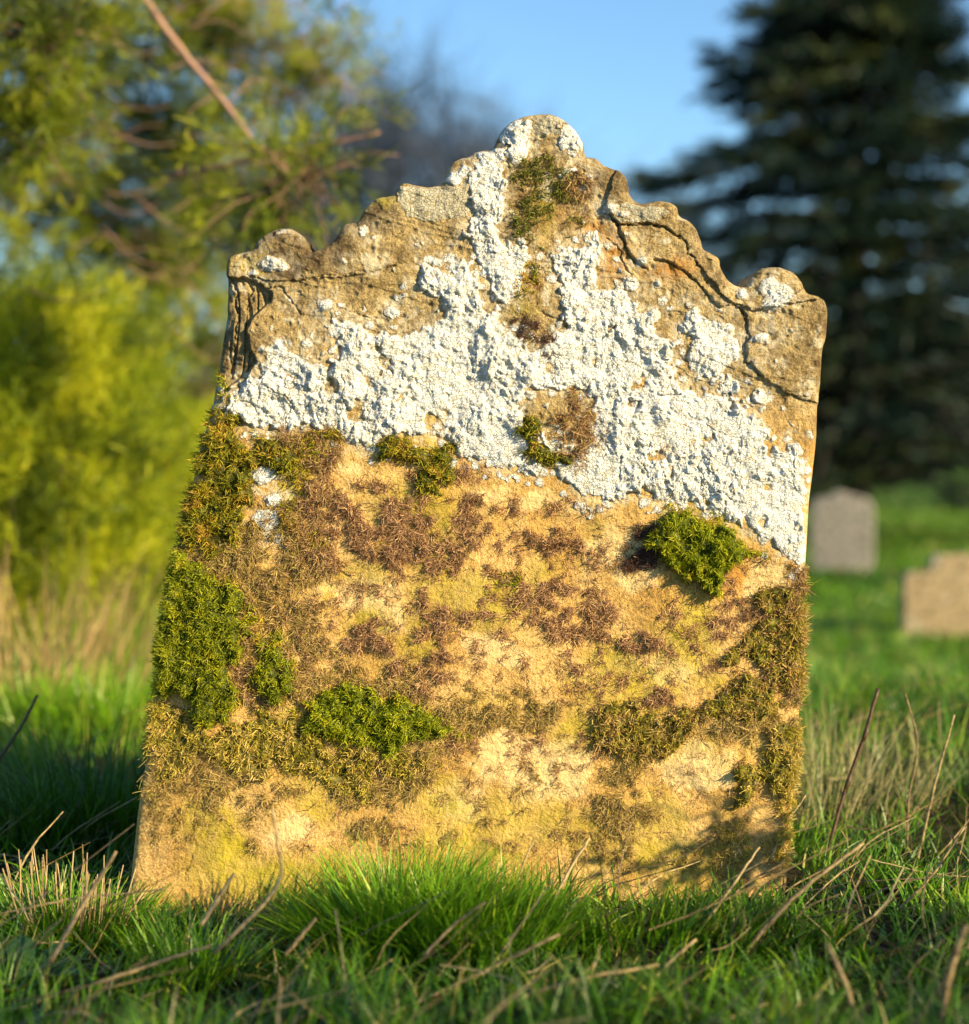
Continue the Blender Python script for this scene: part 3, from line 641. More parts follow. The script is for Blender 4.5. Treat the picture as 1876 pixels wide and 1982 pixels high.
for PL, dens, kind in DRY:
    s_ = sample(poly_raster(PL), mwx + 10 * clumpA, mwy)
    s2 = s_ + 12 * clumpB
    stain = np.maximum(stain, min(1, dens * 1.3) * .34 * (1 - .9 * bare) * sstep(-14, 14, s2) * sstep(-0.25, 0.35, clumpA + 0.6 * clumpB + min(.3, (dens - 0.45) * .6)))
    if .15 < dens < 1.05: s2 = s2 - 60 * bare
    wgt = A * sstep(-10, 12, s2) * sstep(-0.05, 0.35, clumpA + 0.6 * clumpB + min(.28, (dens - 0.45) * .6))
    area = (A * (s_ > -6)).sum(); n = int(area * 7.0e5 * dens)
    if n < 10: continue
    pk = pick(wgt, n); n = len(pk)
    if n == 0: continue
    root = np.stack([X.ravel()[pk], -(H.ravel()[pk] + rng.random(n) * (.0015 + (.010 if dens > .5 else .003) * np.clip(clumpA.ravel()[pk], 0, .6)) - .0003), Z.ravel()[pk]], 1) + rng.normal(size=(n, 3)) * [.0007, .0002, .0007]
    th_ = perlin(root[:, 0] * 40, root[:, 2] * 40, 170) * 5 + rng.normal(size=n) * .9 - math.pi / 2
    out = np.stack([np.cos(th_), -np.abs(rng.normal(size=n)) * .45 - .05, np.sin(th_)], 1); out /= np.linalg.norm(out, axis=1, keepdims=True)
    L = rng.uniform(.0025, .0085, n) * np.where(rng.random(n) < .08, 1.9, 1); bend = np.stack([rng.normal(size=n) * .0028, rng.random(n) * .0012, rng.normal(size=n) * .0025 - .001], 1)
    wd = rng.uniform(.0004, .0010, n)
    V_, F_, T_ = strands(root, out, L, wd, bend, 4, side=np.cross(out, [0, 1, 0]) + rng.normal(size=(n, 3)) * .4, taper=.5, curl=.22)
    bag = Bag(); bag.add(V_, F_, T_)
    bag.obj('dried_moss', MT[kind], headstone, False)

# ---------------- slab mesh
masks = np.stack([algae, UPPER, orange, dark], -1).reshape(-1, 4)
idx = np.arange(NU * NV).reshape(NV, NU)
Fq = np.stack([idx[:-1, :-1], idx[:-1, 1:], idx[1:, 1:], idx[1:, :-1]], -1).reshape(-1, 4)
V0 = surf_pts(H).reshape(-1, 3)
ring = np.concatenate([idx[0, :], idx[1:, -1], idx[-1, -2::-1], idx[-2:0:-1, 0]])
rp = V0[ring]; nr = len(ring)
tan = np.roll(rp, -3, 0) - np.roll(rp, 3, 0); nrm = np.stack([tan[:, 2], np.zeros(nr), -tan[:, 0]], 1); nrm /= np.linalg.norm(nrm, axis=1, keepdims=True) + 1e-9
TH = 0.115; KS = 26
arc = np.concatenate([[0], np.cumsum(np.linalg.norm(np.diff(rp, axis=0), axis=1))])
SV = []
for k in range(1, KS + 1):
    t = k / KS
    y = rp[:, 1] * (1 - t) + TH * t
    off = (0.0035 * fbm(arc * 30, np.full(nr, y.mean() * 30), 3, 101) + 0.002 * fbm(arc * 120, np.full(nr, t * 14), 2, 103)) * min(1, t * 4)
    off = off - 0.010 * max(0, (t - 0.88) / 0.12) ** 2
    SV.append(np.stack([rp[:, 0] + nrm[:, 0] * off, y, rp[:, 2] + nrm[:, 2] * off], 1))
SV = np.concatenate(SV)
nb = len(V0)
ridx = np.vstack([ring[None], nb + np.arange(KS * nr).reshape(KS, nr)])
r2 = np.roll(ridx, -1, 1)
Fs = np.stack([ridx[:-1], ridx[1:], r2[1:], r2[:-1]], -1).reshape(-1, 4)
bi = np.linspace(0, NU - 1, 160).astype(int); bj = np.linspace(0, NV - 1, 60).astype(int)
BX = X[np.ix_(bj, bi)]; BZ = Z[np.ix_(bj, bi)]; cxm, czm = BX.mean(), BZ.mean()
BV = np.stack([cxm + (BX - cxm) * .985, np.full(BX.shape, TH - .001), czm + (BZ - czm) * .985], -1).reshape(-1, 3)
bidx = nb + len(SV) + np.arange(160 * 60).reshape(60, 160)
Fb_ = np.stack([bidx[:-1, :-1], bidx[1:, :-1], bidx[1:, 1:], bidx[:-1, 1:]], -1).reshape(-1, 4)
mk_ring = masks[ring]
fullv = lambda a_: np.concatenate([a_.ravel(), np.tile(a_.ravel()[ring], KS), np.zeros(len(BV))])
allm = np.vstack([masks, np.tile(mk_ring, (KS, 1)), np.tile([[0.2, 1, 0, 0.3]], (len(BV), 1))])
mesh_obj('stone_slab', np.vstack([V0, SV, BV]), [np.vstack([Fq, Fs, Fb_])], slab_material(), headstone, True, {'masks': allm, 'stain': fullv(stain), 'pale': fullv(pale), 'film': fullv(film)})

# ------------------------------------------------------------------ GROUND
def ground_h(x, y):
    x = np.asarray(x, float); y = np.asarray(y, float)
    crest = 1.2
    drop = sstep(crest, 5.0, y) * 0.38
    h = -drop + 0.02 * np.clip(x, -1, 1.2) * sstep(-1, 0.3, y) * (y < 50)
    h = h + 0.02 * fbm(x * 1.7, y * 1.7, 3, 200) * sstep(14, 3, y) + 0.008 * fbm(x * 9, y * 9, 3, 204) * sstep(3, 1, np.abs(y))
    h = h + 0.035 * sstep(0.1, 0.9, y) * sstep(0.1, 0.5, x) * sstep(2.2, 1.0, y)
    return h - 0.012
def axis(a, b, fine0, fine1, df, growth=1.12):
    pts = list(np.arange(fine0, fine1, df)); s = df; x = fine1
    while x < b: pts.append(x); s *= growth; x += s
    pts.append(b); s = df; x = fine0 - df; pre = []
    while x > a: pre.append(x); s *= growth; x -= s
    pre.append(a); return np.array(pre[::-1] + pts)
gx_ = axis(-900, 900, -1.6, 1.8, .014); gy_ = axis(-40, 1500, -1.0, 2.0, .014)
GX, GY = np.meshgrid(gx_, gy_)
GZ = ground_h(GX, GY)
gi = np.arange(GX.size).reshape(GX.shape)
m, nt = new_mat('turf_soil'); gc = obj_coord(nt)
n1 = noise(nt, gc, 1.1, 5, .6); n2 = noise(nt, gc, 14, 5, .65); n3 = noise(nt, gc, 90, 4, .65)
sep = N(nt, 'ShaderNodeSeparateXYZ'); nt.links.new(gc, sep.inputs[0])
turf = ramp(nt, n1, [(.3, (.050, .120, .010)), (.5, (.085, .19, .014)), (.7, (.13, .22, .022))])
turf = mix(nt, ramp(nt, n2, [(.35, (1,) * 3), (.6, (0,) * 3)]), turf, (.035, .075, .008))
soil = mix(nt, n3, (.018, .016, .008), (.05, .042, .018))
nearf = ramp(nt, math_(nt, 'DIVIDE', sep.outputs[1], 4.0), [(.35, (1,) * 3), (.75, (0,) * 3)])
gcol = mix(nt, nearf, turf, soil)
finish(m, nt, gcol, .95, bump=n3, bdist=.01, spec=.1)
g = mesh_obj('ground', np.stack([GX, GY, GZ], -1).reshape(-1, 3), [np.stack([gi[:-1, :-1], gi[:-1, 1:], gi[1:, 1:], gi[1:, :-1]], -1).reshape(-1, 4)], m)
tag(g, 'grassy churchyard ground falling away behind the headstone', 'ground', kind='structure')

# ------------------------------------------------------------------ GRASS
GM = strand_mat('grass_blades', [(0, (.014, .042, .004)), (.35, (.07, .18, .006)), (.75, (.16, .36, .010)), (.92, (.32, .42, .03)), (1, (.48, .36, .15))], rough=.4, transl=.30, spec=.45)
STRAWM = strand_mat('straw', [(0, (.10, .060, .028)), (.4, (.28, .195, .085)), (1, (.50, .38, .18))], rough=.5, transl=.12, spec=.35)
def blotchy(m, scale=160, lo=.35):
    nt = m.node_tree
    for n in list(nt.nodes):
        if n.type == 'VALTORGB':
            c = mix(nt, ramp(nt, noise(nt, obj_coord(nt), scale, 4, .7), [(.35, (lo,) * 3), (.62, (1,) * 3)]), (0, 0, 0), n.outputs[0])
            for l in list(n.outputs[0].links):
                if l.to_node.type in ('BSDF_PRINCIPLED', 'BSDF_TRANSLUCENT'): nt.links.new(c, l.to_socket)
            break
blotchy(STRAWM)
def grass_field(n, xr, yr, lfun, wid, K=5, dens=None, lean=.35, tintf=None):
    x = rng.uniform(*xr, n); y = rng.uniform(*yr, n)
    if dens is not None:
        k = rng.random(n) < dens(x, y); x, y = x[k], y[k]
    n = len(x); L = lfun(x, y) * rng.uniform(.55, 1.15, n)
    root = np.stack([x, y, ground_h(x, y) - .004], 1)
    az = perlin(x * 5, y * 5, 210) * 5 + rng.normal(size=n) * 1.3
    ln = np.abs(rng.normal(size=n)) * lean
    d = np.stack([np.cos(az) * ln, np.sin(az) * ln, np.ones(n)], 1); d /= np.linalg.norm(d, axis=1, keepdims=True)
    bm = L * rng.uniform(.1, .75, n); bend = np.stack([np.cos(az) * bm, np.sin(az) * bm, -bm * .45], 1)
    side = np.stack([-np.sin(az) + rng.normal(size=n) * .5, np.cos(az) + rng.normal(size=n) * .5, np.zeros(n)], 1)
    w = rng.uniform(wid[0], wid[1], n)
    t = np.clip(.42 + .35 * fbm(x * 6, y * 6, 3, 214) + rng.normal(size=n) * .17, 0, .93)
    t = np.where(rng.random(n) < .11, rng.uniform(.93, 1, n), t)
    if tintf is not None: t = tintf(x, y, t)
    return strands(root, d, L, w, bend, K, side, taper=.12, tint=t)
def slab_clear(x, y):   # nothing grows inside the stone
    return ~((x > -.43) & (x < .40) & (y > -.012) & (y < .125))
def near_len(x, y):
    L = .060 + .034 * fbm(x * 5, y * 5, 3, 220)
    L = L + .02 * sstep(-.35, -.6, y)
    L = L + .035 * sstep(.1, .5, y) * sstep(.3, .5, x) + .03 * sstep(.1, .4, y) * sstep(-.35, -.5, x)
    L = np.where((y > -.06) & (y < 0.0) & (x > -.42) & (x < .4), L * .75, L)
    return np.clip(L, .022, .13)
def near_dens(x, y):
    c = sstep(-.3, .45, fbm(x * 8, y * 8, 3, 230) + .05)
    return slab_clear(x, y) * (.12 + .88 * c)
gb = Bag()
gb.add(*grass_field(25000, (-.75, .80), (-.80, .0), near_len, (.0020, .0050), dens=near_dens))
gb.add(*grass_field(50000, (-1.5, 1.7), (.0, 1.7), near_len, (.0016, .0038), dens=near_dens))
gb.add(*grass_field(1500, (-.55, .55), (-1.15, -.78), lambda x, y: .17 + 0 * x, (.003, .006), lean=.3, dens=lambda x, y: sstep(-.2, .5, fbm(x * 4, y * 4, 2, 260))))
gb.add(*grass_field(2600, (-.75, .85), (-.75, .1), lambda x, y: .034 + 0 * x, (.008, .016), K=4, lean=1.6, dens=lambda x, y: slab_clear(x, y) * sstep(-.1, .4, fbm(x * 6, y * 6, 2, 270)), tintf=lambda x, y, t: t * .5))
gb.add(*grass_field(9000, (-.7, .75), (-.75, .1), lambda x, y: .022 + 0 * x, (.002, .0045), K=3, lean=1.1, dens=lambda x, y: slab_clear(x, y) * .9))
o = gb.obj('grass', GM, None, False)
tag(o, 'short green grass around the foot of the headstone', 'grass', kind='stuff')
gb = Bag()
gb.add(*grass_field(70000, (-3.2, 3.6), (1.7, 7.5), lambda x, y: .07 + .03 * fbm(x * 2, y * 2, 2, 240), (.004, .009), K=3))
gb.add(*grass_field(60000, (-7, 9), (7.5, 24), lambda x, y: .07 + 0 * x, (.012, .03), K=3))
o = gb.obj('meadow_grass', GM, None, False)
tag(o, 'blurred lawn grass of the churchyard beyond the headstone', 'grass', kind='stuff')

def tuft(name, c, n, rad, Lr, mat, label, cat, group=None, wid=(.0020, .0044), spread=.5, tint=(0, 1), K=6, bendf=.5, parent=None):
    a = rng.random(n) * 2 * np.pi; r = rad * np.sqrt(rng.random(n))
    x = c[0] + np.cos(a) * r; y = c[1] + np.sin(a) * r * .7
    root = np.stack([x, y, ground_h(x, y) - .004], 1)
    s_ = r / rad * spread + np.abs(rng.normal(size=n)) * .12
    a2 = a + rng.normal(size=n) * .7
    d = np.stack([np.cos(a2) * s_, np.sin(a2) * s_, np.ones(n)], 1); d /= np.linalg.norm(d, axis=1, keepdims=True)
    L = rng.uniform(*Lr, n) * (1 - .25 * r / rad); bm = L * rng.uniform(0, bendf, n)
    bend = np.stack([np.cos(a2) * bm, np.sin(a2) * bm, -bm * .4], 1)
    side = np.stack([-np.sin(a2), np.cos(a2), np.zeros(n)], 1) + rng.normal(size=(n, 3)) * .5
    b = Bag(); b.add(*strands(root, d, L, rng.uniform(*wid, n), bend, K, side, taper=.12, tint=rng.uniform(*tint, n)))
    o = b.obj(name, mat, parent, False)
    if label: tag(o, label, cat, group)
    return o
def gpos(px, D): p = W(px, 900, D); return (p[0], p[1])
tuft('grass_tuft', gpos(770, 1.83), 1500, .095, (.085, .155), GM, 'dense bright green tuft of fine grass in front of the headstone foot', 'grass tuft', tint=(.4, .92))
tuft('grass_tuft', gpos(930, 1.80), 900, .09, (.07, .13), GM, 'green tuft right of the densest tuft before the headstone', 'grass tuft', tint=(.4, .92))
tuft('grass_tuft', gpos(370, 1.76), 230, .06, (.06, .11), GM, 'sparse leaning grass tuft by the left bottom corner of the headstone', 'grass tuft', tint=(.3, .9))
tuft('grass_tuft', gpos(170, 2.40), 600, .12, (.10, .22), GM, 'tall shade-tinted grass tuft left behind the headstone', 'grass tuft', tint=(0, .5), spread=.3)  # blade tint kept dark, the headstone's shade put into the colour
tuft('grass_tuft', gpos(30, 2.3), 300, .08, (.08, .17), GM, 'shade-tinted grass tuft at the far left edge under the dark bare stalk', 'grass tuft', tint=(0, .5), spread=.3)  # same dark tint standing for shade
tuft('grass_tuft', gpos(1250, 1.84), 260, .09, (.04, .075), GM, 'short grass tuft at the foot of the headstone on the right', 'grass tuft', tint=(.4, .95))
tuft('grass_tuft', gpos(1600, 2.42), 420, .16, (.12, .20), strand_mat('pale_grass', [(0, (.22, .26, .05)), (.5, (.45, .40, .18)), (1, (.62, .52, .30))], transl=.35), 'pale seeding grass tuft glowing behind the right edge of the headstone', 'grass tuft', spread=.35, wid=(.001, .002))

# stubble tussock
tus = empty('stubble_tussock', (*gpos(120, 1.93), 0))
tag(tus, 'low tussock of cut pinkish stubble stems in green grass, left of the headstone', 'tussock')
c_ = gpos(120, 1.93)
bb = Bag(); n = 64
a = rng.random(n) * 6.28; r = .055 * np.sqrt(rng.random(n)); x = c_[0] + np.cos(a) * r * 1.2; y = c_[1] + np.sin(a) * r
for i in range(n):
    z = float(ground_h(x[i], y[i])); L = rng.uniform(.04, .10)
    tip = np.array([x[i] + np.cos(a[i]) * r[i] * .35 + rng.normal() * .010, y[i] + np.sin(a[i]) * r[i] * .5, z + L])
    add_tube(bb, smooth_path([[x[i], y[i], z - .004], tip], 4), [.0010, .0007], sides=5, tint=rng.uniform(.2, 1))
bb.obj('stubble', strand_mat('stubble', [(0, (.18, .11, .045)), (.5, (.34, .23, .11)), (1, (.48, .36, .18))], transl=.15), tus)
tuft('leaves', c_, 1100, .10, (.04, .095), GM, None, None, tint=(.3, .95), spread=.7, parent=tus)

# dock rosette, lower left
pl = empty('dock_plant', (*gpos(35, 1.72), 0)); tag(pl, 'low broadleaf weed in shade at the lower left edge', 'weed')
LMAT = strand_mat('broad_leaf', [(0, (.02, .06, .012)), (1, (.06, .15, .03))], transl=.25, spec=.5)
def leaf_mesh(base, direc, L, wd, droop):
    nu, nv = 9, 5; V = []; direc = direc / np.linalg.norm(direc); sd_ = np.cross(direc, [0, 0, 1]); sd_ /= np.linalg.norm(sd_)
    for i in range(nu):
        t = i / (nu - 1); w = wd * math.sin(math.pi * min(1, t * .95 + .05)) ** .7 * (1 - .15 * (i % 2))
        c = base + direc * L * t + np.array([0, 0, -droop * t * t])
        for j in range(nv):
            s = (j / (nv - 1) - .5) * 2; V.append(c + sd_ * w * s * .5 + np.array([0, 0, .15 * w * abs(s)]))
    ii = np.arange(nu * nv).reshape(nu, nv)
    return np.array(V), np.stack([ii[:-1, :-1], ii[:-1, 1:], ii[1:, 1:], ii[1:, :-1]], -1).reshape(-1, 4)
for k in range(13):
    aa = k * 2.4; bs = np.array([gpos(35, 1.72)[0] + .02 * math.cos(aa), gpos(35, 1.72)[1] + .02 * math.sin(aa), .0]) ; bs[2] = float(ground_h(bs[0], bs[1])) + .01
    V_, F_ = leaf_mesh(bs, np.array([math.cos(aa), math.sin(aa) * .7, rng.uniform(.3, .9)]), rng.uniform(.045, .08), rng.uniform(.022, .034), .02)
    b = Bag(); b.add(V_, F_, np.full(len(V_), rng.random())); b.obj('leaf', LMAT, pl)

# stalks that stand out one by one
def stalk(pts, r, tint, label, jit=.0003):
    b = Bag(); P_ = smooth_path([W(*p) for p in pts], 18, jit)
    r = [q * .82 for q in r]
    add_tube(b, P_, r, sides=8, tint=tint, rough=.07)
    # nodes along the straw
    for k in (5, 11):
        add_tube(b, P_[k - 1:k + 2], [r[0] * 1.0, r[0] * 1.28, r[0] * 1.0], sides=8, tint=max(0, tint - .3))
    o = b.obj('dry_stalk', STRAWM, None, True); tag(o, label, 'stalk', 'dry stalks standing and lying in the grass')
ST = [
 ([(226,1648,1.76),(165,1745,1.74),(98,1862,1.70)], [.0022,.0032,.0034], .45, 'thick tan stalk rising to the right beside the stubble tussock'),
 ([(528,1565,1.72),(538,1640,1.72),(545,1690,1.72),(515,1745,1.71),(415,1845,1.69)], [.0016,.0022,.0028], .8, 'pale kinked straw bent upright in front of the left lower face of the headstone'),
 ([(1700,1333,2.16),(1672,1430,2.15),(1640,1520,2.14),(1598,1660,2.12)], [.0032,.0036,.0030], .0, 'thickest dark brown stalk standing right of the headstone'),
 ([(1752,1342,2.25),(1776,1440,2.24),(1760,1540,2.23),(1756,1640,2.22)], [.0014,.0018,.0020], .35, 'thin brown stalk bending between the dark thick stalk and the pale straight one'),
 ([(1848,1384,2.2),(1815,1500,2.19),(1770,1690,2.17)], [.0017,.0020,.0022], .7, 'pale straight stalk standing at the right edge of the grass'),
 ([(1672,1632,1.8),(1580,1700,1.78),(1500,1775,1.76),(1430,1860,1.74)], [.0022,.0030,.0034], .55, 'long thick straw leaning from lower right of the headstone foot'),
 ([(1470,1640,1.86),(1400,1740,1.83),(1290,1885,1.78)], [.0014,.0022,.0026], .8, 'slim straw crossing the lower right corner of the headstone'),
 ([(1142,1622,1.90),(1105,1680,1.88),(1070,1745,1.86)], [.0016,.0022,.0024], .9, 'short pale straw propped before the middle of the headstone foot'),
 ([(1035,1622,1.9),(1010,1680,1.88),(1000,1720,1.87)], [.001,.0015,.0016], .6, 'short thin straw left of the propped pale straw'),
 ([(1275,1868,1.6),(1130,1895,1.58),(1000,1935,1.56),(915,1990,1.54)], [.0020,.0026,.0026], .7, 'long speckled straw lying along the bottom of the view'),
 ([(1084,1808,1.68),(960,1870,1.66),(840,1925,1.63),(710,1985,1.60)], [.0018,.0026,.0026], .75, 'long straw lying in front of the two green tufts'),
 ([(940,1745,1.70),(880,1790,1.69),(820,1850,1.67)], [.0016,.0020,.0022], .5, 'slim straw lying behind the right green tuft'),
 ([(455,1690,1.8),(425,1735,1.79),(388,1792,1.77)], [.0022,.0034,.0038], .65, 'broad pale straw end by the sparse tuft at the lower left'),
 ([(612,1778,1.70),(585,1810,1.69),(552,1850,1.68)], [.0020,.0026,.0026], .35, 'short dark tipped stub left of the bright tuft'),
 ([(72,1345,2.35),(45,1400,2.33),(-5,1475,2.30)], [.0024,.0030,.0030], .0, 'dark bare stalk leaning at the far left edge'),
 ([(1348,1818,1.68),(1300,1860,1.67),(1235,1925,1.65)], [.0020,.0026,.0028], .75, 'pale broken straw lying at lower right'),
 ([(1600,1825,1.55),(1630,1890,1.54),(1660,1975,1.52)], [.0026,.0034,.0034], .5, 'blurred tan stem leaning left at the bottom right'),
 ([(1870,1790,1.5),(1840,1880,1.49),(1820,1990,1.48)], [.0034,.0040,.0040], .45, 'blurred brown stem in the bottom right corner'),
 ([(-10,1772,1.75),(140,1740,1.76),(320,1722,1.78)], [.0010,.0013,.0010], .8, 'thin straw lying flat across the tussock foot'),
 ([(410,1830,1.66),(310,1862,1.65),(180,1905,1.63)], [.0018,.0024,.0024], .7, 'straw lying low at the lower left'),
 ([(1700,1870,1.78),(1640,1690,1.9),(1560,1700,1.92),(1480,1760,1.9)], [.0010,.0014,.0012], .6, 'thin curved straw arching over the grass right of the headstone foot'),
 ([(1925,1700,2.0),(1800,1690,2.0),(1680,1662,2.0)], [.0009,.0011,.0009], .95, 'thin pale straw lying level beneath the standing stalks'),
 ([(1560,1540,2.02),(1520,1600,2.0),(1490,1665,1.98)], [.0012,.0018,.002], .7, 'short leaning straw just right of the headstone corner'),
 ([(1868,1600,1.9),(1800,1700,1.88),(1740,1760,1.87)], [.0014,.0018,.002], .6, 'brown straw leaning right below the pale straight stalk'),
]
for s in ST: stalk(*s)
# loose straw litter
n = 1500
x = rng.uniform(-.75, .95, n); y = rng.uniform(-.75, .9, n); k = slab_clear(x, y) & (rng.random(n) < np.where(y < 0, .8, .5)); x, y = x[k], y[k]; n = len(x)
root = np.stack([x, y, ground_h(x, y) + rng.uniform(.005, .045, n)], 1); az = rng.normal(size=n) * .9 + .5
d = np.stack([np.cos(az), np.sin(az) * .8, rng.uniform(-.05, .75, n)], 1); d /= np.linalg.norm(d, axis=1, keepdims=True)
L = rng.uniform(.03, .13, n) * np.where(rng.random(n) < .12, 1.9, 1); keep = ~((np.abs(root[:, 0] + d[:, 0] * L) < .42) & (root[:, 1] + d[:, 1] * L > -.02) & (root[:, 1] + d[:, 1] * L < .13))
b = Bag(); b.add(*strands(root[keep], d[keep], L[keep], rng.uniform(.0009, .0026, keep.sum()), None, 4, taper=.6, curl=.05))
tag(b.obj('straw_litter', STRAWM, None, False), 'loose dry straw scattered through the grass', 'straw', kind='stuff')

# ------------------------------------------------------------------ TREES AND SHRUBS
BARK = strand_mat('bark', [(0, (.05, .035, .025)), (.5, (.20, .115, .075)), (1, (.34, .20, .14))], transl=0, rough=.85)
def foliage_mat(name, c0, c1, c2, transl=.35):
    return strand_mat(name, [(0, c0), (.5, c1), (1, c2)], transl=transl, rough=.55)

def sprays(centers, dirs, n_per, L, w, spread=.6, K=2, tintc=None, bend=0.0, along=.12):
    """little feathery shoots around each twig"""
    m = len(centers); n = m * n_per
    c = np.repeat(centers, n_per, 0); d = np.repeat(dirs, n_per, 0)
    t = rng.random(n)
    root = c + d * (t * along)[:, None] + rng.normal(size=(n, 3)) * .006
    dd = d + rng.normal(size=(n, 3)) * spread; dd /= np.linalg.norm(dd, axis=1, keepdims=True)
    ln = L * rng.uniform(.5, 1.2, n)
    tc = np.repeat(tintc, n_per) if tintc is not None else rng.random(n)
    bd = np.zeros((n, 3)); bd[:, 2] = bend * ln
    return strands(root, dd, ln, w * rng.uniform(.6, 1.3, n), bd, K, taper=.3, tint=np.clip(tc + rng.normal(size=n) * .13, 0, 1))

# 1. golden-green feathery evergreen shrub on the left
sb = empty('evergreen_shrub', (-1.25, 2.3, 0)); tag(sb, 'dense yellow green feathery evergreen shrub filling the left side', 'shrub')
bk = Bag(); fo = Bag()
cent = []; dirs = []
for k in range(34):
    a = rng.uniform(0, 6.28); r0 = rng.uniform(0, .12)
    base = np.array([-1.25 + r0 * math.cos(a), 2.3 + r0 * math.sin(a), -.1])
    tx, ty = rng.uniform(-.75, .52), rng.uniform(-.45, .6)
    top = np.array([-1.28 + tx * .8, 2.3 + ty, rng.uniform(.4, 1.0) - .35 * abs(tx)])
    pth = smooth_path([base, base * .4 + top * .6 + [0, 0, -.08], top], 14, .006)
    add_tube(bk, pth, [.014, .004], sides=6, tint=rng.uniform(.3, .8))
    for q in range(3, 14):
        for _ in range(6):
            dd = rand_dir(1, .35)[0]; s0 = pth[q]; L_ = rng.uniform(.08, .30)
            tip = s0 + dd * L_
            cent += [s0 + dd * L_ * f for f in (.35, .6, .85, 1.0)]; dirs += [dd + rng.normal(size=3) * .3 + [0, 0, .35] for _ in range(4)]
cent = np.array(cent); dirs = np.array(dirs); dirs /= np.linalg.norm(dirs, axis=1, keepdims=True)
keep = cent[:, 2] > .02; cent, dirs = cent[keep], dirs[keep]
# shell of shoots giving the mass its rounded outline
ns = 5200
u1 = rng.random(ns) * 6.28; zz = rng.random(ns) ** .8
rr = np.sqrt(np.clip(1 - (zz * .93) ** 2.4, .03, 1)) * (1 + .22 * fbm(u1 * 1.8, zz * 5, 3, 300)) * rng.uniform(.55, 1.02, ns)
sx = -1.27 + np.cos(u1) * rr * .60; sy = 2.3 + np.sin(u1) * rr * .6; sz = .02 + zz * .88
c2 = np.stack([sx, sy, sz], 1); d2 = np.stack([np.cos(u1) * .6, np.sin(u1) * .6, np.full(ns, .75)], 1) + rng.normal(size=(ns, 3)) * .35
d2 /= np.linalg.norm(d2, axis=1, keepdims=True)
cent = np.vstack([cent, c2]); dirs = np.vstack([dirs, d2])
tc = np.clip(.45 + .95 * fbm(cent[:, 0] * 7 + cent[:, 1] * 4, cent[:, 2] * 7, 3, 304), 0, 1)
fo.add(*sprays(cent, dirs, 11, .045, .0042, .5, tintc=tc))
fm_gold = foliage_mat('evergreen_gold', (.05, .08, .008), (.28, .36, .012), (.60, .58, .022), .45)
fo.obj('foliage', fm_gold, sb, False); bk.obj('limbs', BARK, sb)

# 2. overhanging evergreen tree, upper left
tr = empty('overhanging_tree', (-2.3, 3.5, -.2)); tag(tr, 'dark olive evergreen tree whose pinkish limbs overhang the upper left', 'tree')
bk = Bag(); fo = Bag(); cent = []; dirs = []
add_tube(bk, smooth_path([(-2.3, 3.5, -.3), (-2.2, 3.4, .8), (-2.1, 3.3, 1.6), (-1.9, 3.1, 2.5)], 16, .01), [.06, .05, .035], sides=10, tint=.4)
LIMBS = [([(200,-160,3.75),(290,10,3.7),(370,120,3.65),(450,220,3.6),(512,312,3.55),(540,370,3.5),(552,425,3.5)], .0075),
 ([(330,340,3.7),(430,322,3.65),(520,300,3.6),(610,284,3.55),(735,258,3.5)], .0065), ([(-200,20,3.6),(0,60,3.6),(80,85,3.6),(135,70,3.6)], .006),
 ([(-100,240,3.7),(0,265,3.7),(60,240,3.7)], .006), ([(300,60,3.8),(480,85,3.7),(590,92,3.7),(650,68,3.65)], .005),
 ([(370,120,3.7),(480,130,3.7),(560,150,3.65),(640,130,3.6)], .005), ([(290,10,3.8),(420,-10,3.8),(560,30,3.8)], .006),
 ([(-100,330,3.9),(60,340,3.9),(200,350,3.85),(330,335,3.8),(420,345,3.8)], .007), ([(-50,420,3.9),(90,390,3.9),(200,420,3.9),(330,470,3.85)], .006),
 ([(450,220,3.6),(520,200,3.6),(600,170,3.6),(660,150,3.6)], .005), ([(540,370,3.6),(500,400,3.6),(470,440,3.6)], .004), ([(540,370,3.5),(580,350,3.5),(600,330,3.5)], .004),
 ([(-60,120,3.8),(100,150,3.8),(220,140,3.8),(340,160,3.8)], .006), ([(-60,-60,3.8),(100,-20,3.8),(250,30,3.8),(420,20,3.8)], .007), ([(0,200,4.0),(160,260,4.0),(300,250,3.95),(430,260,3.9)], .006),
 ([(60,720,4.0),(130,680,4.0),(210,665,4.0)], .004), ([(-20,470,4.0),(120,440,4.0),(240,500,4.0),(380,560,4.0)], .005), ([(0,0,4.2),(200,80,4.2),(400,90,4.1),(600,110,4.0)], .005),
 ([(-20,360,4.3),(150,300,4.3),(330,290,4.2),(560,330,4.1)], .005),([(250,500,4.2),(330,520,4.2),(410,600,4.1),(430,700,4.1)], .004)]
for k in range(46):
    x0, y0_ = rng.uniform(-40, 560), rng.uniform(-20, 640); D0 = rng.uniform(3.75, 4.5); ln = rng.uniform(70, 190); a_ = rng.uniform(-.5, .5)
    if x0 > 380 and y0_ > 380: continue
    add_tube(bk, smooth_path([W(x0 + ln * t * math.cos(a_), y0_ - ln * t * math.sin(a_) + 34 * math.sin(t * 2.6) * (1 if k % 2 else -1), D0) for t in (0, .35, .7, 1)], 12, .001), [.0022, .0010], sides=5, tint=rng.uniform(.5, 1))
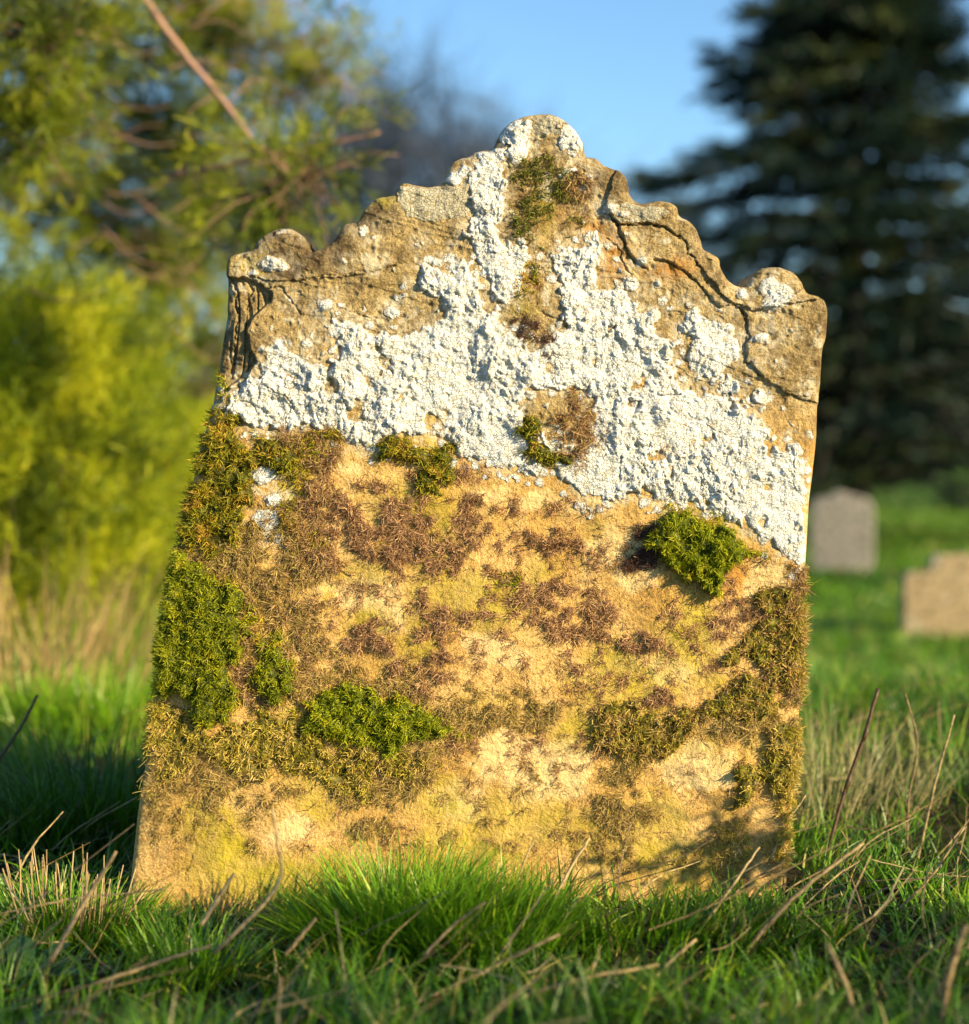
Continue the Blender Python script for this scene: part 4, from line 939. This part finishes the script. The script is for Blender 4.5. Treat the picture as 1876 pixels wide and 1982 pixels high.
for li, (pts, r0) in enumerate(LIMBS):
    pth = smooth_path([W(p[0], p[1], p[2] + (-.1 if li in (0, 1, 2, 3, 10, 11) else .95)) for p in pts], 22, .001 if li in (0, 1, 2, 3) else .005); r0 *= 1.25
    add_tube(bk, pth, [r0, r0 * .35], sides=7, tint=rng.uniform(.5, 1))
    if li == 15: continue
    for q in range(2, 22):
        bare = li in (0, 1)
        for _ in range(2 if bare else 6):
            dd = rand_dir(1, .05)[0]; L_ = rng.uniform(.05, .22) * (.6 if bare else 1)
            tw = smooth_path([pth[q], pth[q] + dd * L_ * .6 + [0, 0, .01], pth[q] + dd * L_ + [0, 0, -.015]], 5, .003)
            if rng.random() < .35: add_tube(bk, tw, [.0018, .0008], sides=4, tint=rng.uniform(.4, 1))
            dens_ok = rng.random() < (.35 if li in (0, 1) else .95)
            if dens_ok:
                for s0 in tw[1:]:
                    cent.append(s0); dirs.append(dd + rng.normal(size=3) * .4 + [0, 0, .1])
cent = np.array(cent); dirs = np.array(dirs); dirs /= np.linalg.norm(dirs, axis=1, keepdims=True)
kp = (cent[:, 0] < -.68) | (rng.random(len(cent)) < .3); cent, dirs = cent[kp], dirs[kp]
tc = np.clip(.44 + .8 * fbm(cent[:, 0] * 6 + cent[:, 1] * 3, cent[:, 2] * 6, 3, 310), 0, 1)
fo.add(*sprays(cent, dirs, 13, .038, .0036, .7, tintc=tc, along=.06))
fo.obj('foliage', foliage_mat('evergreen_olive', (.035, .055, .006), (.17, .22, .010), (.42, .42, .02), .4), tr, False)
bk.obj('limbs', BARK, tr)

DBARK = strand_mat('dark_bark', [(0, (.012, .010, .009)), (1, (.05, .04, .03))], transl=0, rough=.9)
# 3. broad dark cedar on the right
def cedar(D, pxc, label, base_py=960, height=9.5, spread=3.2, seed=1):
    base = W(pxc, base_py, D); base[2] = float(ground_h(base[0], base[1]))
    t = empty('cedar_tree', tuple(base)); tag(t, label, 'tree')
    bk = Bag(); fo = Bag()
    add_tube(bk, smooth_path([base, base + [.05, 0, height * .5], base + [0, 0, height]], 20, .01), [.20, .12, .03], sides=10, tint=0)
    c, d = [], []
    for z in np.arange(.55, height - .1, .30):
        fr = z / height
        R = spread * (1 - fr) ** .75 * (1 if fr > .2 else .8 + fr)
        a0 = rng.uniform(0, 6.28)
        for k in range(12):
            a = a0 + k * 6.28 / 12 + rng.normal() * .2; L_ = R * rng.uniform(.55, 1.12)
            s0 = base + [0, 0, z + rng.normal() * .05]
            tip = s0 + np.array([math.cos(a) * L_, math.sin(a) * L_, -L_ * rng.uniform(.02, .20)])
            mid = s0 * .55 + tip * .45 + [0, 0, .13 * L_]
            pth = smooth_path([s0, mid, tip, tip + [math.cos(a) * .1, math.sin(a) * .1, .05]], 12, .02)
            add_tube(bk, pth, [.035, .008], sides=5, tint=.1)
            for q in range(1, 12):
                for _ in range(4):
                    off = rng.normal(size=3) * [.16, .16, .018]
                    c.append(pth[q] + off); d.append(np.array([math.cos(a), math.sin(a), -.05]) + off * 2)
    c = np.array(c); d = np.array(d); d /= np.linalg.norm(d, axis=1, keepdims=True)
    tc = np.clip(.4 + .7 * fbm(c[:, 0] * 1.2, c[:, 2] * 2, 3, 320), 0, 1)
    fo.add(*sprays(c, d, 14, .13, .024, .45, tintc=tc, along=.2))
    fo.obj('foliage', foliage_mat('cedar_needles', (.006, .020, .014), (.011, .030, .018), (.07, .09, .02), .15), t, False)
    bk.obj('trunk', DBARK, t)
cedar(17.5, 1645, 'broad dark cedar tree towering on the right behind the headstone', height=6.6, spread=3.15)

# 4. bare winter trees
BB = strand_mat('hazy_bare_bark', [(0, (.03, .05, .10)), (1, (.08, .10, .15))], transl=0, rough=.9)  # bluish distance haze mixed into the bark colour
def bare_tree(pxc, D, height, label, spreadf=.5, levels=5):
    base = W(pxc, 950, D); base[2] = float(ground_h(base[0], base[1]))
    t = empty('bare_tree', tuple(base)); tag(t, label, 'tree', 'leafless trees beyond the churchyard')
    bk = Bag(); tw = Bag(); ends = []
    def grow(p, d, L, r, lv):
        e = p + d * L; m = (p + e) / 2 + rng.normal(size=3) * L * .06
        bag = bk if lv > 2 else tw
        add_tube(bag, smooth_path([p, m, e], 5), [r, r * .65], sides=6 if lv > 2 else 3, tint=rng.random())
        if lv <= 1:
            k = 24; ends.append((np.repeat(p[None], k, 0) + (e - p) * rng.random((k, 1)), d)); return
        for _ in range(4 if lv > 1 else 5):
            nd = d + rng.normal(size=3) * spreadf + [0, 0, .08]; nd /= np.linalg.norm(nd)
            grow(p + (e - p) * rng.uniform(.45, 1), nd, L * rng.uniform(.55, .82), r * .58, lv - 1)
    grow(base, np.array([0, 0, 1.0]), height * .3, height * .02, levels)
    c_ = np.concatenate([q[0] for q in ends]); d_ = np.concatenate([np.repeat(q[1][None], len(q[0]), 0) for q in ends]); n_ = len(c_)
    dd = d_ + rng.normal(size=(n_, 3)) * .8 + [0, 0, .1]; dd /= np.linalg.norm(dd, axis=1, keepdims=True)
    tw.add(*strands(c_, dd, rng.uniform(.25, .8, n_) * height / 6, np.full(n_, .011 * D / 22), rng.normal(size=(n_, 3)) * .06, 3, taper=.3))
    bk.obj('trunk', BB, t); tw.obj('twigs', BB, t)
rng = np.random.default_rng(11)
bare_tree(770, 24, 9.3, 'bare dark tree with fine twigs in the gap left of the round top', .75)
bare_tree(640, 25, 9.4, 'bare tree seen through the overhanging evergreen limbs', .72)
bare_tree(1200, 36, 10.8, 'pale bare tree against the sky between round top and cedar', .6)
bare_tree(840, 34, 10.8, 'small bare tree furthest back left of the round top', .72)

# 5. bushes along the far side of the churchyard
def leaf_bush(pxc, D, w, h, mats, label, nleaf=9000, size=None, group='bushes along the far boundary'):
    base = W(pxc, 950, D); base[2] = float(ground_h(base[0], base[1]))
    t = empty('boundary_bush', tuple(base)); tag(t, label, 'bush', group)
    size = size or .0023 * D + .02
    n = nleaf; a = rng.random(n) * 6.28; z = rng.random(n) ** .75; r = np.sqrt(np.clip(1 - z ** 2.6, 0.02, 1)) * rng.uniform(.4, 1.05, n) * (1 + .3 * fbm(a * 2, z * 5, 3, 330 + int(pxc) % 7))
    c = np.stack([base[0] + np.cos(a) * r * w, base[1] + np.sin(a) * r * w * .5, base[2] + z * h * (1 + .2 * perlin(a * 2, a * 0, 331))], 1)
    b = Bag(); b.add(*strands(c, rand_dir(n, .4), rng.uniform(.6, 1.4, n) * size, rng.uniform(.5, 1, n) * size * .6, None, 2, taper=.3, tint=np.clip(.5 + .6 * fbm(c[:, 0] * 1.5, c[:, 2] * 3, 3, 340) + rng.normal(size=n) * .12, 0, 1)))
    b.obj('foliage', mats, t, False)
    s = Bag()
    for k in range(9):
        a_ = rng.random() * 6.28
        add_tube(s, smooth_path([base, base + [math.cos(a_) * w * .25, math.sin(a_) * w * .2, h * .4], base + [math.cos(a_) * w * .6, math.sin(a_) * w * .3, h * .8]], 6), [.03, .01], sides=5, tint=.2)
    s.obj('stems', BARK, t)
FD = foliage_mat('bush_dark', (.010, .020, .008), (.025, .045, .012), (.06, .085, .015), .2)
FBr = foliage_mat('bush_brown', (.035, .028, .016), (.11, .075, .04), (.20, .13, .08), .2)
FOl = foliage_mat('bush_olive', (.03, .045, .010), (.08, .10, .016), (.16, .17, .02), .3)
leaf_bush(1480, 27, 1.7, 2.7, FD, 'dark rounded bush hidden partly behind the right edge of the headstone')
leaf_bush(1650, 25, 1.9, 2.6, FD, 'dark bush directly beneath the cedar')
leaf_bush(1800, 78, 4.5, 7.5, FBr, 'russet brown bush near the right edge of the view')
leaf_bush(1930, 70, 4.0, 6.0, FD, 'dark bush cut by the right edge of the view')
leaf_bush(1560, 36, 2.2, 3.2, FBr, 'tall russet bush seen through the cedar')
leaf_bush(1720, 84, 5.5, 8.0, FOl, 'olive bush behind the cedar on the right')
leaf_bush(400, 11, .65, 1.3, FBr, 'brown bush in the gap between evergreen shrub and headstone')
leaf_bush(330, 15, 1.1, 2.0, FOl, 'olive bush seen over the evergreen shrub')
leaf_bush(520, 24, 1.6, 2.6, FD, 'dark bush behind the left shoulder of the headstone')
leaf_bush(150, 20, 2.2, 3.2, FOl, 'large olive bush far behind the evergreen shrub')

leaf_bush(4640, 7.6, 1.3, 3.1, FD, 'dark bush standing out of view to the right, shading the lawn by the small headstones', group=None)  # unseen bush, set sunward to cast shade bands on the lawn
leaf_bush(4400, 11, 1.3, 3.2, FD, 'farther dark bush out of view to the right beyond the lawn', group=None)  # second unseen bush, set sunward of the lawn for its shade
# 6. tan reeds beside the shrub
for i, (px, D, h, lab) in enumerate([(40, 3.7, .34, 'tall dry tan grass clump at the far left under the shrub'), (130, 3.9, .36, 'dry tan grass clump at the foot of the evergreen shrub, taller of the middle ones'),
                                (235, 4.1, .34, 'dry tan grass clump between shrub and headstone'), (310, 4.5, .36, 'dry pale grass clump nearest the left edge of the headstone')]):
    tuft('dry_grass_clump', gpos(px, D - .25), (190, 150, 90, 60)[i], .13, (h * .4, h * 1.5), strand_mat('reed', [(0, (.26, .17, .07)), (.6, (.56, .38, .18)), (1, (.66, .48, .22))], transl=.3), lab, 'grass clump', 'dry grass clumps by the shrub', wid=(.003, .006), spread=.3, tint=(.0, .9))
for i, (px, D, h, lab) in enumerate([(90, 3.75, .24, 'yellow green grass clump between the tan clumps at the far left'), (190, 4.0, .26, 'yellow green grass clump in the middle of the tan clumps'), (290, 4.3, .26, 'yellow green grass clump right of the tan clumps'), (380, 4.8, .34, 'green grass clump beyond the left edge of the headstone'), (80, 3.3, .16, 'low green grass clump before the dry tan clumps'), (240, 3.2, .15, 'low green grass clump behind the tall shade-tinted tuft')]):
    tuft('grass_clump', gpos(px, D), 700, .22, (h * .6, h * 1.3), GM, lab, 'grass clump', None, wid=(.003, .006), spread=.3, tint=(.5, .95))

# ------------------------------------------------------------------ FAR HEADSTONES
def stone_mat(name, a, b):
    m, nt = new_mat(name); v = obj_coord(nt)
    c = mix(nt, noise(nt, v, 7, 6, .65), a, b); c = mix(nt, ramp(nt, noise(nt, v, 26, 5, .7), [(.48, (0,) * 3), (.6, (.85,) * 3)]), c, (a[0] * .35, a[1] * .37, a[2] * .3))
    c = mix(nt, ramp(nt, noise(nt, v, 12, 4, .7), [(.56, (0,) * 3), (.64, (.8,) * 3)]), c, (.46, .43, .34))
    return finish(m, nt, c, .9, bump=noise(nt, v, 60, 5, .7), bdist=.01, spec=.15)
def far_stone(pts, D, th, mat, label, rot=0.0, base=None):
    P_ = np.array([W(x, y, D)[[0, 2]] for x, y in pts]); cx = P_[:, 0].mean(); y0 = -2 + D
    P_ = resamp(np.vstack([P_, P_[:1]]), 200, .6)[:-1]
    e = empty('headstone', (cx, y0, float(ground_h(cx, y0)))); tag(e, label, 'headstone')
    n = len(P_); cen = P_.mean(0); rings = []
    for k, (yy, ins) in enumerate([(0, .93), (0, .97), (.006, .992), (.014, 1), (th - .014, 1), (th - .006, .992), (th, .97), (th, .93)]):
        Q = cen + (P_ - cen) * ins
        xx = Q[:, 0] - cx; 
        yv = yy + .004 * fbm(Q[:, 0] * 15, Q[:, 1] * 15, 3, 350)
        rings.append(np.stack([cx + xx * math.cos(rot) - yv * math.sin(rot), y0 + xx * math.sin(rot) + yv * math.cos(rot), Q[:, 1]], 1))
    V_ = np.concatenate(rings); ii = np.arange(8 * n).reshape(8, n); r2 = np.roll(ii, -1, 1)
    Fq_ = np.stack([ii[:-1], r2[:-1], r2[1:], ii[1:]], -1).reshape(-1, 4)
    V_ = np.vstack([V_, rings[0].mean(0), rings[-1].mean(0)])
    k = len(V_); t_ = np.array([(k - 2, (i + 1) % n, i) for i in range(n)] + [(k - 1, 7 * n + i, 7 * n + (i + 1) % n) for i in range(n)])
    mesh_obj('stone_slab', V_, [Fq_, t_], mat, e, True)
    return e
far_stone([(1572,1140),(1570,985),(1578,966),(1600,962),(1622,950),(1650,958),(1680,966),(1690,985),(1688,1140)], 12.6, .11, stone_mat('far_grey_stone', (.22, .20, .185), (.36, .325, .29)),
          'small grey headstone with a low curved top standing in the lawn beyond the right edge', -.25)
far_stone([(1750,1270),(1751,1120),(1760,1109),(1803,1105),(1804,1084),(1812,1077),(1830,1074),(1900,1074),(1945,1080),(1960,1100),(1990,1120),(1990,1270)], 8.1, .11, stone_mat('far_tan_stone', (.30, .225, .13), (.44, .34, .21)),
          'low tan headstone with a stepped shoulder at the right edge of the view', -.1)

# ------------------------------------------------------------------ off-frame weed casting its shade on the lower right
SUN_AZ, SUN_EL = math.radians(54), math.radians(20)
Sdir = np.array([math.sin(SUN_AZ) * math.cos(SUN_EL), -math.cos(SUN_AZ) * math.cos(SUN_EL), math.sin(SUN_EL)])
def toward_sun(px, py, t):
    p = W(px, py, 2.0); return p + Sdir * t
wd = empty('hogweed', tuple(toward_sun(1400, 1740, .8) * [1, 1, 0])); tag(wd, 'bare branching weed standing at the right, shading the lower right corner of the headstone', 'weed')
bk = Bag(); fo = Bag()
bpos = toward_sun(1400, 1740, .80); bpos[2] = float(ground_h(bpos[0], bpos[1]))
for (a, b2) in [((1395,1640),(1300,1480)),((1400,1640),(1455,1500)),((1420,1640),(1530,1480)),((1390,1640),(1240,1560)),((1440,1650),(1560,1560)),((1410,1640),(1370,1540))]:
    mid = toward_sun(*a, .80); tip = toward_sun(*b2, .80)
    pth = smooth_path([bpos, mid, mid * .5 + tip * .5 + rng.normal(size=3) * .006, tip], 14, .002); add_tube(bk, pth, [.003, .0016, .0008], sides=6, tint=.5)
c = np.array([toward_sun(x + rng.normal() * 60, y + rng.normal() * 26, .8 + rng.normal() * .03) for x, y in [(1390, 1650), (1450, 1650), (1340, 1670), (1500, 1640), (1420, 1690), (1300, 1690), (1480, 1690)] * 26])
fo.add(*strands(c, rand_dir(len(c), .3), rng.uniform(.012, .03, len(c)), rng.uniform(.006, .012, len(c)), None, 3, taper=.2))
bk.obj('stems', STRAWM, wd); fo.obj('leaves', LMAT, wd, False)

sh = empty('added_shade_shrub', (3.0, -2.6, 0)); tag(sh, 'loose leafy shrub added out of view to the right to dapple the foreground grass', 'shrub')  # unseen shrub added to shade the foreground grass
bk = Bag(); fo = Bag(); n = 9000
c = np.stack([rng.uniform(.85, 3.2, n), rng.uniform(-2.25, -1.45, n), rng.uniform(.2, 1.25, n)], 1)
c = c[(c[:, 2] < -.62 * c[:, 1] - .06) & (fbm(c[:, 0] * 3.5 + c[:, 1] * 2, c[:, 2] * 4, 3, 410) > .0)]; n = len(c)  # leaf cloud trimmed so its shade misses the headstone
c = c + Sdir * 1.5
fo.add(*strands(c, rand_dir(n, .3), rng.uniform(.02, .05, n), rng.uniform(.012, .024, n), None, 3, taper=.2))
for k in range(16):
    p0 = np.array([rng.uniform(2.2, 4.0), rng.uniform(-3.0, -2.4), -.02]); add_tube(bk, smooth_path([p0, p0 + [rng.normal() * .1, rng.normal() * .06, .8], p0 + [rng.normal() * .3, rng.normal() * .1, 1.55]], 10, .004), [.008, .003], sides=6, tint=.4)
bk.obj('stems', BARK, sh); fo.obj('leaves', LMAT, sh, False)
# ------------------------------------------------------------------ LIGHT, SKY, CAMERA
w = bpy.data.worlds.new('World'); scene.world = w; w.use_nodes = True
nt = w.node_tree; bg = nt.nodes['Background']
sky = nt.nodes.new('ShaderNodeTexSky'); sky.sky_type = 'NISHITA'; sky.sun_disc = False
sky.sun_elevation = SUN_EL; sky.sun_rotation = math.pi - SUN_AZ; sky.altitude = 0; sky.air_density = 1.0; sky.dust_density = .4; sky.ozone_density = 2.3
nt.links.new(mix(nt, 1.0, sky.outputs[0], (.80, 1.0, 1.10), 'MULTIPLY'), bg.inputs[0]); bg.inputs[1].default_value = .088
sl = bpy.data.lights.new('sun', 'SUN'); sl.energy = 5.0; sl.angle = math.radians(.5); sl.color = (1, .79, .45)
so = bpy.data.objects.new('sun', sl); COL.objects.link(so)
from mathutils import Vector
so.rotation_euler = Vector(tuple(Sdir)).to_track_quat('Z', 'Y').to_euler(); so.location = (3, -3, 3)
cam = bpy.data.cameras.new('camera'); co = bpy.data.objects.new('camera', cam); COL.objects.link(co)
cam.sensor_fit = 'HORIZONTAL'; cam.sensor_width = 36; cam.lens = 36 * F / 1876
co.location = tuple(CAM); co.rotation_euler = (math.pi / 2 - PITCH, 0, 0)
cam.clip_start = .05; cam.clip_end = 5000
cam.dof.use_dof = True; cam.dof.focus_distance = 1.995; cam.dof.aperture_fstop = cam.lens / 23.0
scene.camera = co
vs = scene.view_settings; vs.view_transform = 'Standard'; vs.look = 'None'; vs.exposure = 1.2; vs.gamma = 1
scene.cycles.use_denoising = True
scene.cycles.max_bounces = 6; scene.cycles.diffuse_bounces = 3; scene.cycles.transmission_bounces = 4; scene.cycles.transparent_max_bounces = 4
